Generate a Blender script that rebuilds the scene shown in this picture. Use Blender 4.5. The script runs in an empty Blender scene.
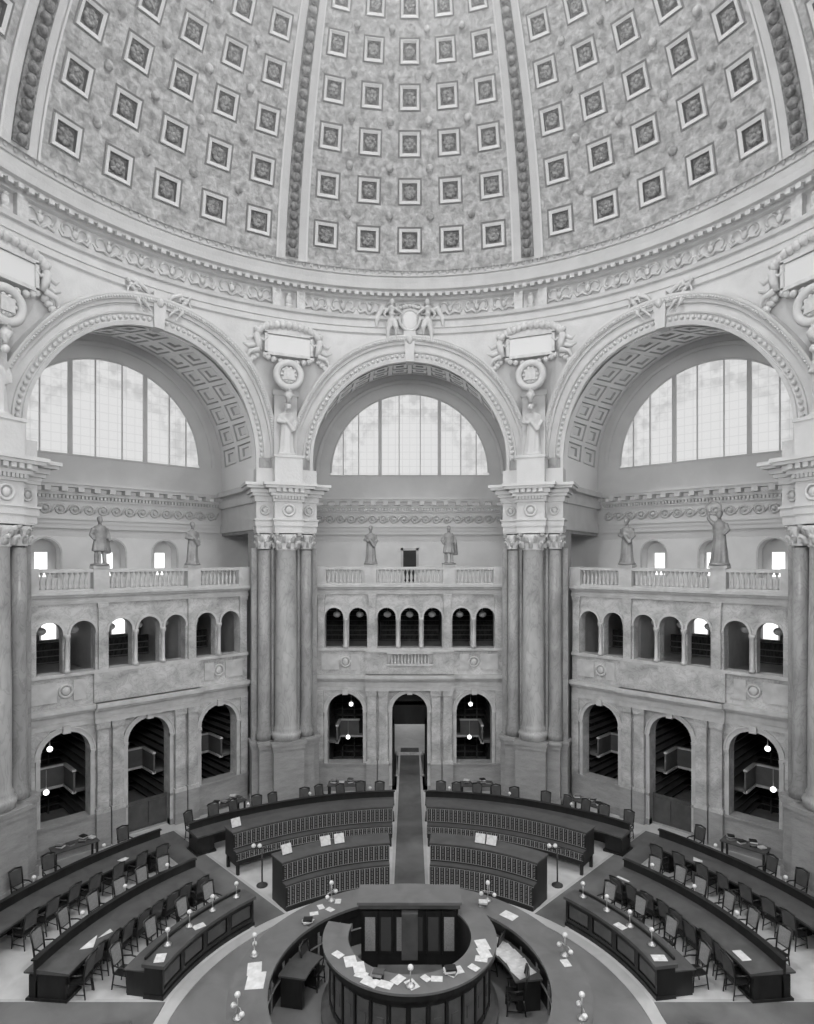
import bpy, math, random
from math import sin, cos, pi, radians as R, hypot, atan2, degrees
from mathutils import Vector, Matrix
rnd = random.Random(7)
S = bpy.context.scene
ORD = ['first', 'second', 'third', 'fourth', 'fifth', 'sixth', 'seventh', 'eighth', 'ninth', 'tenth', 'eleventh', 'twelfth', 'thirteenth']
COL = S.collection

# ---------------------------------------------------------------- camera, exposure, world, lights
CAM = (0.0, -15.42, 11.79)
cd = bpy.data.cameras.new('camera'); cam = bpy.data.objects.new('camera', cd); COL.objects.link(cam)
cam.location = CAM; cam.rotation_euler = (R(90), 0, 0)
cd.sensor_fit = 'HORIZONTAL'; cd.sensor_width = 36.0
cd.lens = 36.0 * 616.5 / 814.0
cd.shift_x = -(409.7 - 407.0) / 814.0
cd.shift_y = (558.8 - 512.0) / 814.0
cd.clip_end = 300
S.camera = cam
S.view_settings.view_transform = 'Standard'; S.view_settings.look = 'None'
S.view_settings.gamma = 1.0; S.view_settings.use_curve_mapping = False
S.view_settings.exposure = 0.0
w = bpy.data.worlds.new('world'); S.world = w; w.use_nodes = True
w.node_tree.nodes['Background'].inputs[0].default_value = (1, 1, 1, 1)
w.node_tree.nodes['Background'].inputs[1].default_value = 0.3
S.cycles.max_bounces = 6; S.cycles.diffuse_bounces = 4; S.cycles.glossy_bounces = 2
S.cycles.transparent_max_bounces = 4; S.cycles.use_adaptive_sampling = True
S.cycles.caustics_reflective = False; S.cycles.caustics_refractive = False

def area_light(name, az, d, h, sx, sy, power, tilt=0.0):
    l = bpy.data.lights.new(name, 'AREA'); l.shape = 'RECTANGLE'; l.size = sx; l.size_y = sy; l.energy = power
    o = bpy.data.objects.new(name, l); COL.objects.link(o)
    a = R(az); o.location = (d * sin(a), d * cos(a), h)
    v = Vector((-sin(a), -cos(a), math.tan(R(tilt)))).normalized()
    o.rotation_euler = v.to_track_quat('-Z', 'Y').to_euler()
    return o
# daylight entering through the great lunette windows behind and beside the viewer
WIN_P = 1600
for az, k in ((180, 1.3), (135, 1.0), (-135, 1.0), (90, 1.0), (-90, 1.0)):
    area_light('window_daylight', az, 19.8, 18.6, 8.0, 4.0, WIN_P * k, -32)
# daylight coming down from the lantern at the crown of the dome
lan = area_light('lantern_daylight', 0, 0.01, 37.2, 4.5, 4.5, 4000)
lan.rotation_euler = (0, 0, 0)

# ---------------------------------------------------------------- dimensions
P, A, B = 15.36, 16.0, 20.72          # arch face, screen face, recessed wall face (distance from centre)
HS = P * math.tan(R(22.5))

# ---------------------------------------------------------------- materials
def mat(name, base, rough=0.6, noise=0.0, scale=2.0, bump=0.0, bscale=8.0, spec=0.3, veins=0.0, metal=0.0, stretch=(1, 1, 1), detail=5):
    m = bpy.data.materials.new(name); m.use_nodes = True
    nt = m.node_tree; N = nt.nodes; L = nt.links; b = N['Principled BSDF']
    b.inputs['Roughness'].default_value = rough; b.inputs['Metallic'].default_value = metal
    b.inputs['Specular IOR Level'].default_value = spec
    b.inputs['Base Color'].default_value = (base, base, base, 1)
    tc = N.new('ShaderNodeTexCoord'); mp = N.new('ShaderNodeMapping'); L.new(tc.outputs['Object'], mp.inputs[0])
    mp.inputs['Scale'].default_value = stretch
    col = None
    if noise:
        n = N.new('ShaderNodeTexNoise'); n.inputs['Scale'].default_value = scale; n.inputs['Detail'].default_value = detail
        n.inputs['Distortion'].default_value = 0.6
        L.new(mp.outputs[0], n.inputs['Vector'])
        mr = N.new('ShaderNodeMapRange'); mr.inputs['From Min'].default_value = 0.3; mr.inputs['From Max'].default_value = 0.7
        mr.inputs['To Min'].default_value = base * (1 - noise); mr.inputs['To Max'].default_value = base * (1 + noise)
        L.new(n.outputs['Fac'], mr.inputs['Value']); col = mr.outputs[0]
        if veins:
            n2 = N.new('ShaderNodeTexNoise'); n2.inputs['Scale'].default_value = scale * 1.7; n2.inputs['Detail'].default_value = 6
            n2.inputs['Distortion'].default_value = 1.8
            L.new(mp.outputs[0], n2.inputs['Vector'])
            ma = N.new('ShaderNodeMath'); ma.operation = 'SUBTRACT'; ma.inputs[1].default_value = 0.5; L.new(n2.outputs['Fac'], ma.inputs[0])
            mb = N.new('ShaderNodeMath'); mb.operation = 'ABSOLUTE'; L.new(ma.outputs[0], mb.inputs[0])
            m2 = N.new('ShaderNodeMapRange'); m2.inputs['From Max'].default_value = 0.05
            m2.inputs['To Min'].default_value = 1 - veins; m2.inputs['To Max'].default_value = 1.0; L.new(mb.outputs[0], m2.inputs['Value'])
            mm = N.new('ShaderNodeMath'); mm.operation = 'MULTIPLY'; L.new(col, mm.inputs[0]); L.new(m2.outputs[0], mm.inputs[1]); col = mm.outputs[0]
        L.new(col, b.inputs['Base Color'])
    if bump:
        n3 = N.new('ShaderNodeTexNoise'); n3.inputs['Scale'].default_value = bscale; n3.inputs['Detail'].default_value = 3
        L.new(mp.outputs[0], n3.inputs['Vector'])
        bp = N.new('ShaderNodeBump'); bp.inputs['Strength'].default_value = bump; bp.inputs['Distance'].default_value = 0.08
        L.new(n3.outputs['Fac'], bp.inputs['Height']); L.new(bp.outputs[0], b.inputs['Normal'])
    return m
def emis(name, strength, pattern=False):
    m = bpy.data.materials.new(name); m.use_nodes = True
    nt = m.node_tree; N = nt.nodes; L = nt.links; N.remove(N['Principled BSDF'])
    e = N.new('ShaderNodeEmission'); e.inputs[1].default_value = strength
    L.new(e.outputs[0], N['Material Output'].inputs[0])
    if pattern:
        # leaded glass: small square quarries, a clouded border of stained figures following the arch
        tc = N.new('ShaderNodeTexCoord'); sp = N.new('ShaderNodeSeparateXYZ'); L.new(tc.outputs['Object'], sp.inputs[0])
        def line(out, per, wd):
            a = N.new('ShaderNodeMath'); a.operation = 'PINGPONG'; a.inputs[1].default_value = per / 2; L.new(out, a.inputs[0])
            g = N.new('ShaderNodeMath'); g.operation = 'GREATER_THAN'; g.inputs[1].default_value = wd; L.new(a.outputs[0], g.inputs[0]); return g.outputs[0]
        mu = N.new('ShaderNodeMath'); mu.operation = 'MULTIPLY'
        L.new(line(sp.outputs[0], 0.42, 0.018), mu.inputs[0]); L.new(line(sp.outputs[2], 0.42, 0.018), mu.inputs[1])
        mr = N.new('ShaderNodeMapRange'); mr.inputs['To Min'].default_value = 0.88; mr.inputs['To Max'].default_value = 1.0; L.new(mu.outputs[0], mr.inputs['Value'])
        zz = N.new('ShaderNodeMath'); zz.operation = 'SUBTRACT'; zz.inputs[1].default_value = 16.84; L.new(sp.outputs[2], zz.inputs[0])
        cx = N.new('ShaderNodeCombineXYZ'); L.new(sp.outputs[0], cx.inputs[0]); L.new(zz.outputs[0], cx.inputs[2])
        ln = N.new('ShaderNodeVectorMath'); ln.operation = 'LENGTH'; L.new(cx.outputs[0], ln.inputs[0])
        bd = N.new('ShaderNodeMapRange'); bd.inputs['From Min'].default_value = 2.9; bd.inputs['From Max'].default_value = 3.5; L.new(ln.outputs['Value'], bd.inputs['Value'])
        v = N.new('ShaderNodeTexNoise'); v.inputs['Scale'].default_value = 2.1; v.inputs['Detail'].default_value = 3; L.new(tc.outputs['Object'], v.inputs['Vector'])
        vr = N.new('ShaderNodeMapRange'); vr.inputs['From Min'].default_value = 0.42; vr.inputs['From Max'].default_value = 0.62
        vr.inputs['To Min'].default_value = 0.0; vr.inputs['To Max'].default_value = 0.22; L.new(v.outputs['Fac'], vr.inputs['Value'])
        q = N.new('ShaderNodeMath'); q.operation = 'MULTIPLY'; L.new(bd.outputs[0], q.inputs[0]); L.new(vr.outputs[0], q.inputs[1])
        iv = N.new('ShaderNodeMath'); iv.operation = 'SUBTRACT'; iv.inputs[0].default_value = 1.0; L.new(q.outputs[0], iv.inputs[1])
        f = N.new('ShaderNodeMath'); f.operation = 'MULTIPLY'; L.new(iv.outputs[0], f.inputs[0]); L.new(mr.outputs[0], f.inputs[1])
        f2 = N.new('ShaderNodeMath'); f2.operation = 'MULTIPLY'; f2.inputs[1].default_value = strength; L.new(f.outputs[0], f2.inputs[0])
        L.new(f2.outputs[0], e.inputs[1])
    return m
M = {}
M['plaster'] = mat('cream_plaster', 0.60, 0.8, 0.07, 1.2, 0.15, 10)
M['relief'] = mat('moulded_plaster', 0.60, 0.8, 0.12, 3.5, 0.5, 7)
M['ornament'] = mat('gilded_stucco_ornament', 0.42, 0.7, 0.45, 3.4, 1.0, 4.5, detail=8)
M['rosette'] = mat('coffer_rosette', 0.27, 0.7, 0.55, 7.0, 0.9, 9)
M['coffer_line'] = mat('dark_coffer_outline', 0.19, 0.7, 0.2, 3)
M['coffer_frame'] = mat('white_coffer_frame', 0.68, 0.7)
M['band_dark'] = mat('dark_rib_guilloche', 0.20, 0.7, 0.7, 5.5, 0.8, 8)
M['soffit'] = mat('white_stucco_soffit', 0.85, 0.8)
M['groove'] = mat('shaded_soffit_groove', 0.42, 0.8, 0.1)  # shadow lines of the soffit coffers, put into the colour as darker grey
M['lunette'] = mat('painted_lunette_wall', 0.66, 0.85, 0.06, 1.0)
M['marble'] = mat('veined_yellow_marble', 0.46, 0.35, 0.28, 1.3, 0.0, veins=0.22, stretch=(1, 1, 1.3))
M['marble_trim'] = mat('pale_marble_trim', 0.50, 0.35, 0.14, 2.0)
M['column'] = mat('mottled_red_marble', 0.43, 0.3, 0.25, 1.0, 0.0, veins=0.2, stretch=(1, 1, .45))
M['column_dark'] = mat('dark_marble', 0.31, 0.3, 0.25, 1.2, 0.0, veins=0.2, stretch=(1, 1, .45))
M['pedestal'] = mat('brown_marble', 0.31, 0.4, 0.12, 1.4, veins=0.12, stretch=(1, 1, 3))
M['bronze'] = mat('bronze', 0.30, 0.5, 0.2, 3, 0.3, 12, metal=0.3)
M['wood'] = mat('dark_mahogany', 0.016, 0.35, 0.3, 4, spec=0.4, stretch=(1, 1, .3))
M['wood_mid'] = mat('polished_mahogany_top', 0.075, 0.4, 0.22, 2.5, spec=0.4)
M['wood_light'] = mat('worn_counter_top', 0.13, 0.4, 0.15, 2.0, spec=0.4)
M['drawer'] = mat('catalogue_drawer_front', 0.022, 0.45, 0.3, 8)
M['label'] = mat('card_label', 0.22, 0.6)
M['stilewood'] = mat('pale_worn_wood', 0.3, 0.5)
M['brass'] = mat('worn_brass', 0.42, 0.4, metal=0.6)
M['cane'] = mat('woven_cane', 0.24, 0.7, 0.2, 30)
M['floor'] = mat('pale_stone_floor', 0.50, 0.5, 0.12, 1.5)
M['disc'] = mat('grey_linoleum', 0.17, 0.6, 0.18, 0.9)
M['carpet'] = mat('aisle_carpet', 0.125, 0.95, 0.25, 0.8)
M['stripe'] = mat('white_marble_border', 0.42, 0.5, 0.08, 2)
M['paper'] = mat('paper', 0.54, 0.8, 0.2, 6)
M['glass_lamp'] = emis('lamp_globe_glow', 3.0)
M['globe'] = mat('milk_glass', 0.6, 0.4)
M['sky_glass'] = emis('leaded_daylight_glass', 0.80, True)
M['bright'] = emis('daylight_pane', 1.6)
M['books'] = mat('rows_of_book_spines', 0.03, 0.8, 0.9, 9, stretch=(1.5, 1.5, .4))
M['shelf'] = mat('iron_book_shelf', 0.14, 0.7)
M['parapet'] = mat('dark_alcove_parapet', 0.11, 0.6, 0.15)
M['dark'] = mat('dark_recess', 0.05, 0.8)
M['balcony'] = mat('alcove_balcony_marble', 0.42, 0.5, 0.1)

# ---------------------------------------------------------------- mesh helpers
class MB:
    def __init__(s): s.v = []; s.f = []; s.sm = []; s.mi = []; s.cur = 0
    def add(s, vs, fs, smooth=False):
        n = len(s.v); s.v += [tuple(p) for p in vs]
        s.f += [tuple(i + n for i in f) for f in fs]; s.sm += [smooth] * len(fs); s.mi += [s.cur] * len(fs); return s
    def box(s, x0, x1, y0, y1, z0, z1):
        return s.add([(x0, y0, z0), (x1, y0, z0), (x1, y1, z0), (x0, y1, z0), (x0, y0, z1), (x1, y0, z1), (x1, y1, z1), (x0, y1, z1)],
                     [(0, 3, 2, 1), (4, 5, 6, 7), (0, 1, 5, 4), (1, 2, 6, 5), (2, 3, 7, 6), (3, 0, 4, 7)])
    def prism(s, poly, z0, z1, grow=0.0):
        n = len(poly)
        if grow:
            cx = sum(p[0] for p in poly) / n; cy = sum(p[1] for p in poly) / n
            poly = [(p[0] + (p[0] - cx) / hypot(p[0] - cx, p[1] - cy) * grow, p[1] + (p[1] - cy) / hypot(p[0] - cx, p[1] - cy) * grow) for p in poly]
        return s.add([(x, y, z0) for x, y in poly] + [(x, y, z1) for x, y in poly],
                     [tuple(range(n))[::-1], tuple(range(n, 2 * n))] + [(i, (i + 1) % n, n + (i + 1) % n, n + i) for i in range(n)])
    def arc(s, r0, r1, z0, z1, a0, a1, n=None, z1b=None):
        """curved bar between radii r0<r1; z1 top at r0, z1b top at r1"""
        if z1b is None: z1b = z1
        n = n or max(1, int(abs(a1 - a0) / 2.5)); vs = []; fs = []
        for i in range(n + 1):
            a = R(a0 + (a1 - a0) * i / n); sa, ca = sin(a), cos(a)
            vs += [(r0 * sa, r0 * ca, z0), (r1 * sa, r1 * ca, z0), (r1 * sa, r1 * ca, z1b), (r0 * sa, r0 * ca, z1)]
        for i in range(n):
            k = 4 * i
            for j in range(4): fs.append((k + j, k + (j + 1) % 4, k + 4 + (j + 1) % 4, k + 4 + j))
        fs += [(0, 3, 2, 1), (4 * n, 4 * n + 1, 4 * n + 2, 4 * n + 3)]
        return s.add(vs, fs)
    def lathe(s, prof, c=(0, 0, 0), n=20, a0=0.0, a1=360.0, smooth=True, fold=None, sy=1.0, cap=True, ring=False):
        full = abs(a1 - a0) >= 359.9; m = n if full else n + 1; vs = []; fs = []
        for r, z in prof:
            for i in range(m):
                a = R(a0 + (a1 - a0) * i / n); rr = r * (1 + (fold(a, z) if fold else 0))
                vs.append((c[0] + rr * sin(a), c[1] + rr * cos(a) * sy, c[2] + z))
        for j in range(len(prof) - 1):
            for i in range(n):
                i2 = (i + 1) % m if full else i + 1
                fs.append((j * m + i, (j + 1) * m + i, (j + 1) * m + i2, j * m + i2))
        if ring:
            j = len(prof) - 1
            for i in range(n):
                i2 = (i + 1) % m if full else i + 1
                fs.append((j * m + i, i, i2, j * m + i2))
        elif full and cap:
            if prof[0][0] > 1e-6: fs.append(tuple(range(m)))
            if prof[-1][0] > 1e-6: fs.append(tuple((len(prof) - 1) * m + i for i in range(m))[::-1])
        return s.add(vs, fs, smooth)
    def tube(s, pts, r, n=8, smooth=True):
        rr = r if isinstance(r, (list, tuple)) else [r] * len(pts); vs = []; fs = []
        P_ = [Vector(p) for p in pts]
        for i, p in enumerate(P_):
            d = (P_[min(i + 1, len(P_) - 1)] - P_[max(i - 1, 0)]).normalized()
            u = d.cross(Vector((0, 0, 1)));
            if u.length < 0.05: u = d.cross(Vector((1, 0, 0)))
            u.normalize(); v = d.cross(u)
            for k in range(n):
                a = 2 * pi * k / n; vs.append(p + (u * cos(a) + v * sin(a)) * rr[i])
        for i in range(len(P_) - 1):
            for k in range(n): fs.append((i * n + k, i * n + (k + 1) % n, (i + 1) * n + (k + 1) % n, (i + 1) * n + k))
        fs += [tuple(range(n))[::-1], tuple((len(P_) - 1) * n + k for k in range(n))]
        return s.add(vs, fs, smooth)
    def ball(s, c, r, sx=1, sy=1, sz=1, n=10):
        prof = [(r * sin(pi * i / 8), -r * cos(pi * i / 8)) for i in range(9)]; prof[0] = (0.0001, -r); prof[-1] = (0.0001, r)
        vs = []; k0 = len(s.v); s.lathe(prof, (0, 0, 0), n)
        for i in range(k0, len(s.v)):
            x, y, z = s.v[i]; s.v[i] = (c[0] + x * sx, c[1] + y * sy, c[2] + z * sz)
        return s
    def xf(s, k0, mtx):
        for i in range(k0, len(s.v)): s.v[i] = tuple(mtx @ Vector(s.v[i]))
        return s
    def torus(s, c, R0, r, axis='y', n=20, m=6, a0=0, a1=360, mtx=None):
        vs = []; fs = []; full = abs(a1 - a0) >= 359.9; nn = n if full else n + 1
        for i in range(nn):
            a = R(a0 + (a1 - a0) * i / n)
            for j in range(m):
                b = 2 * pi * j / m; q = R0 + r * cos(b)
                vs.append((c[0] + q * cos(a), c[1] + r * sin(b), c[2] + q * sin(a)) if axis == 'y' else (c[0] + q * cos(a), c[1] + q * sin(a), c[2] + r * sin(b)))
        for i in range(n):
            for j in range(m):
                i2 = (i + 1) % nn if full else i + 1
                fs.append((i * m + j, i2 * m + j, i2 * m + (j + 1) % m, i * m + (j + 1) % m))
        return s.add(vs, fs, True)
    def mesh(s, name, m):
        me = bpy.data.meshes.new(name); me.from_pydata(s.v, [], s.f)
        me.polygons.foreach_set('use_smooth', s.sm); me.polygons.foreach_set('material_index', s.mi); me.materials.append(m); me.update()
        return me
    def build(s, name, m, parent=None):
        o = bpy.data.objects.new(name, s.mesh(name, M[m] if isinstance(m, str) else m)); COL.objects.link(o)
        if parent: o.parent = parent
        return o
def tag(o, label=None, cat=None, group=None, kind=None):
    if label: o['label'] = label
    if cat: o['category'] = cat
    if group: o['group'] = group
    if kind: o['kind'] = kind
    return o
def empty(name, loc=(0, 0, 0), rz=0.0, **k):
    o = bpy.data.objects.new(name, None); COL.objects.link(o); o.location = loc; o.rotation_euler = (0, 0, rz); o.empty_display_size = .2
    return tag(o, **k)
def copy_tree(o, parent=None, loc=None, rz=None, label=None, group=None, name=None):
    c = o.copy(); COL.objects.link(c); c.parent = parent
    if name: c.name = name
    if loc is not None: c.location = loc
    if rz is not None: c.rotation_euler = (0, 0, rz)
    if label: c['label'] = label
    if group: c['group'] = group
    for ch in list(KIDS.get(o.name, ())) or list(o.children): copy_tree(ch, c)
    return c
KIDS = {}
def at(r, az, h=0.0):
    a = R(az); return (r * sin(a), r * cos(a), h)
def facing(az, inward=True):
    """rotation so that local -Y (a thing's front) looks at the centre (inward) or away"""
    return -R(az) + (0 if inward else pi)

# ================================================================ FLOOR
fl = empty('floor', label='pale stone floor with grey round centre and white marble border', kind='structure')
MB().prism([at(22, a)[:2] for a in range(0, 360, 10)], -0.3, 0).build('stone_paving', 'floor', fl)
MB().lathe([(0.01, 0.0), (0.01, 0.012), (6.15, 0.012), (6.15, 0.0)], n=96, smooth=False).build('round_centre', 'disc', fl)
MB().lathe([(6.15, 0.0), (6.15, 0.03), (6.5, 0.03), (6.5, 0.0)], n=96, smooth=False, ring=True).build('border', 'stripe', fl)
def aisle(az, w, r0, r1, label, x0=0.0):
    t = empty('aisle_carpet', rz=-R(az), label=label, cat='carpet', group='aisle carpets')
    MB().box(-w / 2 + x0, w / 2 + x0, r0, r1, 0.0, 0.022).build('runner', 'carpet', t)
    for s in (-1, 1):
        MB().box(x0 + s * w / 2 - (0.12 if s < 0 else 0), x0 + s * w / 2 + (0.12 if s > 0 else 0), r0, r1, 0, 0.014).build('border_strip', 'stripe', t)
aisle(0, 1.12, 6.5, 23.0, 'long grey carpet running up the middle to the central doorway')
aisle(44.3, 1.1, 6.5, 15.2, 'grey diagonal carpet to the right hand middle doorway')
aisle(-44.3, 1.1, 6.5, 15.2, 'grey diagonal carpet to the left hand middle doorway')
aisle(90, 1.9, 6.5, 15.2, 'grey carpet along the bottom right edge')
aisle(-90, 1.9, 6.5, 15.2, 'grey carpet along the bottom left edge')

# ================================================================ CEILING: dome, ring entablature
KC, RHO = 11.79 + .7335 * 16, .9096 * 16      # dome sphere centre height and radius
def dome_pt(az, ph, off=0.0):
    r = (RHO + off) * cos(R(ph)); return (r * sin(R(az)), r * cos(R(az)), KC + (RHO + off) * sin(R(ph)))
ROWS = [13.9, 22.0, 29.4, 36.1, 42.3, 48.0, 53.2, 57.9]
PH0, PH1 = 8.6, 72.0
def dome_bay():
    pan = MB(); line = MB(); fr = MB(); ro = MB(); bd = MB()
    cells = []
    for ph in ROWS:
        k = cos(R(ph)) / cos(R(13.9)); hh = 2.35 * k * 1.02; ha = 2.42
        for c in (-16.2, -8.1, 0, 8.1, 16.2): cells.append((c, ph, ha, hh))
    # grid with holes
    azs = sorted(set([-19.6, 19.6] + [c + s * 2.42 for c in (-16.2, -8.1, 0, 8.1, 16.2) for s in (-1, 1)]))
    phs = sorted(set([PH0, PH1] + [ph + s * 2.35 * cos(R(ph)) / cos(R(13.9)) * 1.02 for ph in ROWS for s in (-1, 1)]))
    def patch(mb, a0, a1, p0, p1, off, na=1, np_=1):
        vs = [dome_pt(a0 + (a1 - a0) * i / na, p0 + (p1 - p0) * j / np_, off) for j in range(np_ + 1) for i in range(na + 1)]
        fs = [(j * (na + 1) + i, (j + 1) * (na + 1) + i, (j + 1) * (na + 1) + i + 1, j * (na + 1) + i + 1) for j in range(np_) for i in range(na)]
        mb.add(vs, fs, False)
    for i in range(len(azs) - 1):
        for j in range(len(phs) - 1):
            ca, cp = (azs[i] + azs[i + 1]) / 2, (phs[j] + phs[j + 1]) / 2
            if any(abs(ca - c) < ha and abs(cp - p) < hh for c, p, ha, hh in cells): continue
            patch(pan, azs[i], azs[i + 1], phs[j], phs[j + 1], 0, max(1, int((azs[i + 1] - azs[i]) / 2.5)), max(1, int((phs[j + 1] - phs[j]) / 2.5)))
    def ringpatch(mb, c, p, ha, hh, k0, o0, k1, o1):
        vs = []
        for k, o in ((k0, o0), (k1, o1)):
            vs += [dome_pt(c - ha * k, p - hh * k, o), dome_pt(c + ha * k, p - hh * k, o), dome_pt(c + ha * k, p + hh * k, o), dome_pt(c - ha * k, p + hh * k, o)]
        mb.add(vs, [(i, 4 + i, 4 + (i + 1) % 4, (i + 1) % 4) for i in range(4)])
    for c, p, ha, hh in cells:
        ringpatch(line, c, p, ha, hh, 1.0, 0, 0.86, .03)
        ringpatch(fr, c, p, ha, hh, .86, .03, .84, -.05)
        ringpatch(fr, c, p, ha, hh, .84, -.05, .62, -.02)
        ringpatch(line, c, p, ha, hh, .62, -.02, .60, .16)
        patch(ro, c - ha * .62, c + ha * .62, p - hh * .62, p + hh * .62, .16, 2, 2)
        # rosette: boss with petals
        for q in range(9):
            rr = 0 if q == 8 else .30; a = q * pi / 4
            x, y, z = dome_pt(c + ha * rr * cos(a), p + hh * rr * sin(a), .1)
            ro.ball((x, y, z), .11 * cos(R(p)) / .97 + .02, n=6)
    # plain margin ribbons next to the ribs, small paterae between the coffers
    for s in (-1, 1):
        patch(bd, *sorted((s * 19.6, s * 22.5)), PH0, PH1, -.03, 1, 26)
        patch(fr, *sorted((s * 19.6, s * 19.95)), PH0, PH1, -.09, 1, 26)
    for i in range(len(ROWS) - 1):
        for c in (-12.15, -4.05, 4.05, 12.15):
            x, y, z = dome_pt(c, (ROWS[i] + ROWS[i + 1]) / 2, 0.0); q = cos(R(ROWS[i]))
            pan.ball((x, y, z), .2 * q, n=8)
    return pan, line, fr, ro, bd
ceil = empty('ceiling', label='great coffered dome with square rosette coffers between wide ribs', kind='structure')
pan, line, fr, ro, bd = dome_bay()
meshes = [('dome_panel', pan.mesh('dome_panel', M['ornament'])), ('coffer_outline', line.mesh('coffer_outline', M['coffer_line'])),
          ('coffer_frame', fr.mesh('coffer_frame', M['coffer_frame'])), ('coffer_rosette', ro.mesh('coffer_rosette', M['rosette'])),
          ('rib_margin', bd.mesh('rib_margin', M['plaster']))]
rib = MB()
for s in range(26):
    p0, p1 = PH0 + .5 + (PH1 - PH0 - .5) * s / 26, PH0 + .5 + (PH1 - PH0 - .5) * (s + 1) / 26
    rib.add([dome_pt(22.5 - 1.15, p0, -.12), dome_pt(22.5 + 1.15, p0, -.12), dome_pt(22.5 + 1.15, p1, -.12), dome_pt(22.5 - 1.15, p1, -.12),
             dome_pt(22.5 - 1.15, p0, 0.1), dome_pt(22.5 + 1.15, p0, 0.1), dome_pt(22.5 + 1.15, p1, 0.1), dome_pt(22.5 - 1.15, p1, 0.1)],
            [(0, 1, 2, 3), (0, 3, 7, 4), (1, 5, 6, 2), (0, 4, 5, 1)])
p = PH0 + 1.2
while p < PH1 - 1:                       # guilloche links
    for da in (0,):
        x, y, z = dome_pt(22.5 + da, p, -.13); q = .20
        rib.ball((x, y, z), q, n=6)
    p += 1.55
meshes.append(('dome_rib', rib.mesh('dome_rib', M['band_dark'])))
for b in range(8):
    for nm, me in meshes:
        o = bpy.data.objects.new(nm, me); COL.objects.link(o); o.parent = ceil; o.rotation_euler = (0, 0, -R(45 * b))
MB().lathe([(dome_pt(0, 72)[1], dome_pt(0, 72)[2]), (4.3, 37.7), (3.4, 38.0), (3.4, 40), (.1, 40)], n=48, cap=False).build('lantern_curb', 'plaster', ceil)
# ring: architrave, frieze, cornice, leaf moulding
prof = [(15.35, 22.75), (15.02, 22.9), (15.02, 23.15), (14.97, 23.17), (14.97, 23.5), (14.86, 23.54), (14.82, 23.68), (15.2, 23.72), (15.2, 24.55), (15.05, 24.6),
        (15.0, 24.75), (14.8, 24.8), (14.8, 24.9), (14.66, 24.95), (14.62, 25.2), (14.56, 25.42), (14.58, 25.48), (14.5, 25.5), (14.44, 25.86), (14.38, 25.9)]
MB().lathe(prof, n=128, smooth=False, cap=False).build('ring_entablature', 'plaster', ceil)
fz = MB(); dn = MB()
def place(mb, k0, r, az, h):             # put verts built round (0,0,0) facing -Y at radius r
    mb.xf(k0, Matrix.Translation(Vector(at(r, az, h))) @ Matrix.Rotation(-R(az), 4, 'Z'))
NF = 72
for i in range(NF):
    az = (i + .5) * 360 / NF
    if min((az + 22.5) % 45, 45 - (az + 22.5) % 45) < 3.4: continue
    k0 = len(fz.v)                       # scroll of two curls and a hanging palm, repeated round the frieze
    for s in (-1, 1):
        fz.torus((s * .30, -.02, .12), .20, .055, n=12, m=5, a0=-60 if s > 0 else 0, a1=180 if s > 0 else 240)
        fz.tube([(s * .02, -.05, -.3), (s * .22, -.09, -.12), (s * .5, -.06, -.22), (s * .62, -.02, .0)], [.06, .07, .05, .03], 5)
    fz.ball((0, -.04, .05), .13, 1, .7, 1.3, 8); fz.ball((0, -.03, .27), .08, 1, .6, 1, 6)
    place(fz, k0, 15.2, az, 24.13)
for i in range(250):
    az = i * 360 / 250
    k0 = len(dn.v); dn.box(-.10, .10, -.12, .04, -.09, .07); place(dn, k0, 14.80, az, 24.72)
    k0 = len(dn.v); dn.ball((0, 0, 0), .09, 1, .5, 1.3, 5); place(dn, k0, 14.46, az, 25.68)
fz.build('frieze_relief', 'relief', ceil); dn.build('leaf_and_dentil_moulding', 'relief', ceil)
pl = MB()
for b in range(8):                        # paired pilaster panels with a small figure, over each pier
    az = 22.5 + 45 * b
    for s in (-1, 1):
        k0 = len(pl.v); pl.box(-.2, .2, -.16, .1, -.42, .45); place(pl, k0, 15.12, az + s * 2.2, 24.1)
    k0 = len(pl.v); pl.ball((0, 0, .25), .10, n=6); pl.ball((0, 0, -.02), .16, 1, .7, 1.7, 8); pl.ball((0, 0, -.28), .14, 1.3, .7, 1, 8); place(pl, k0, 15.05, az, 24.1)
    for s in (-1, 1):
        k0 = len(pl.v); pl.box(-.3, .3, -.12, .1, -.5, -.42); place(pl, k0, 15.12, az + s * 2.2, 24.05)
pl.build('figure_panel', 'relief', ceil)

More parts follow.
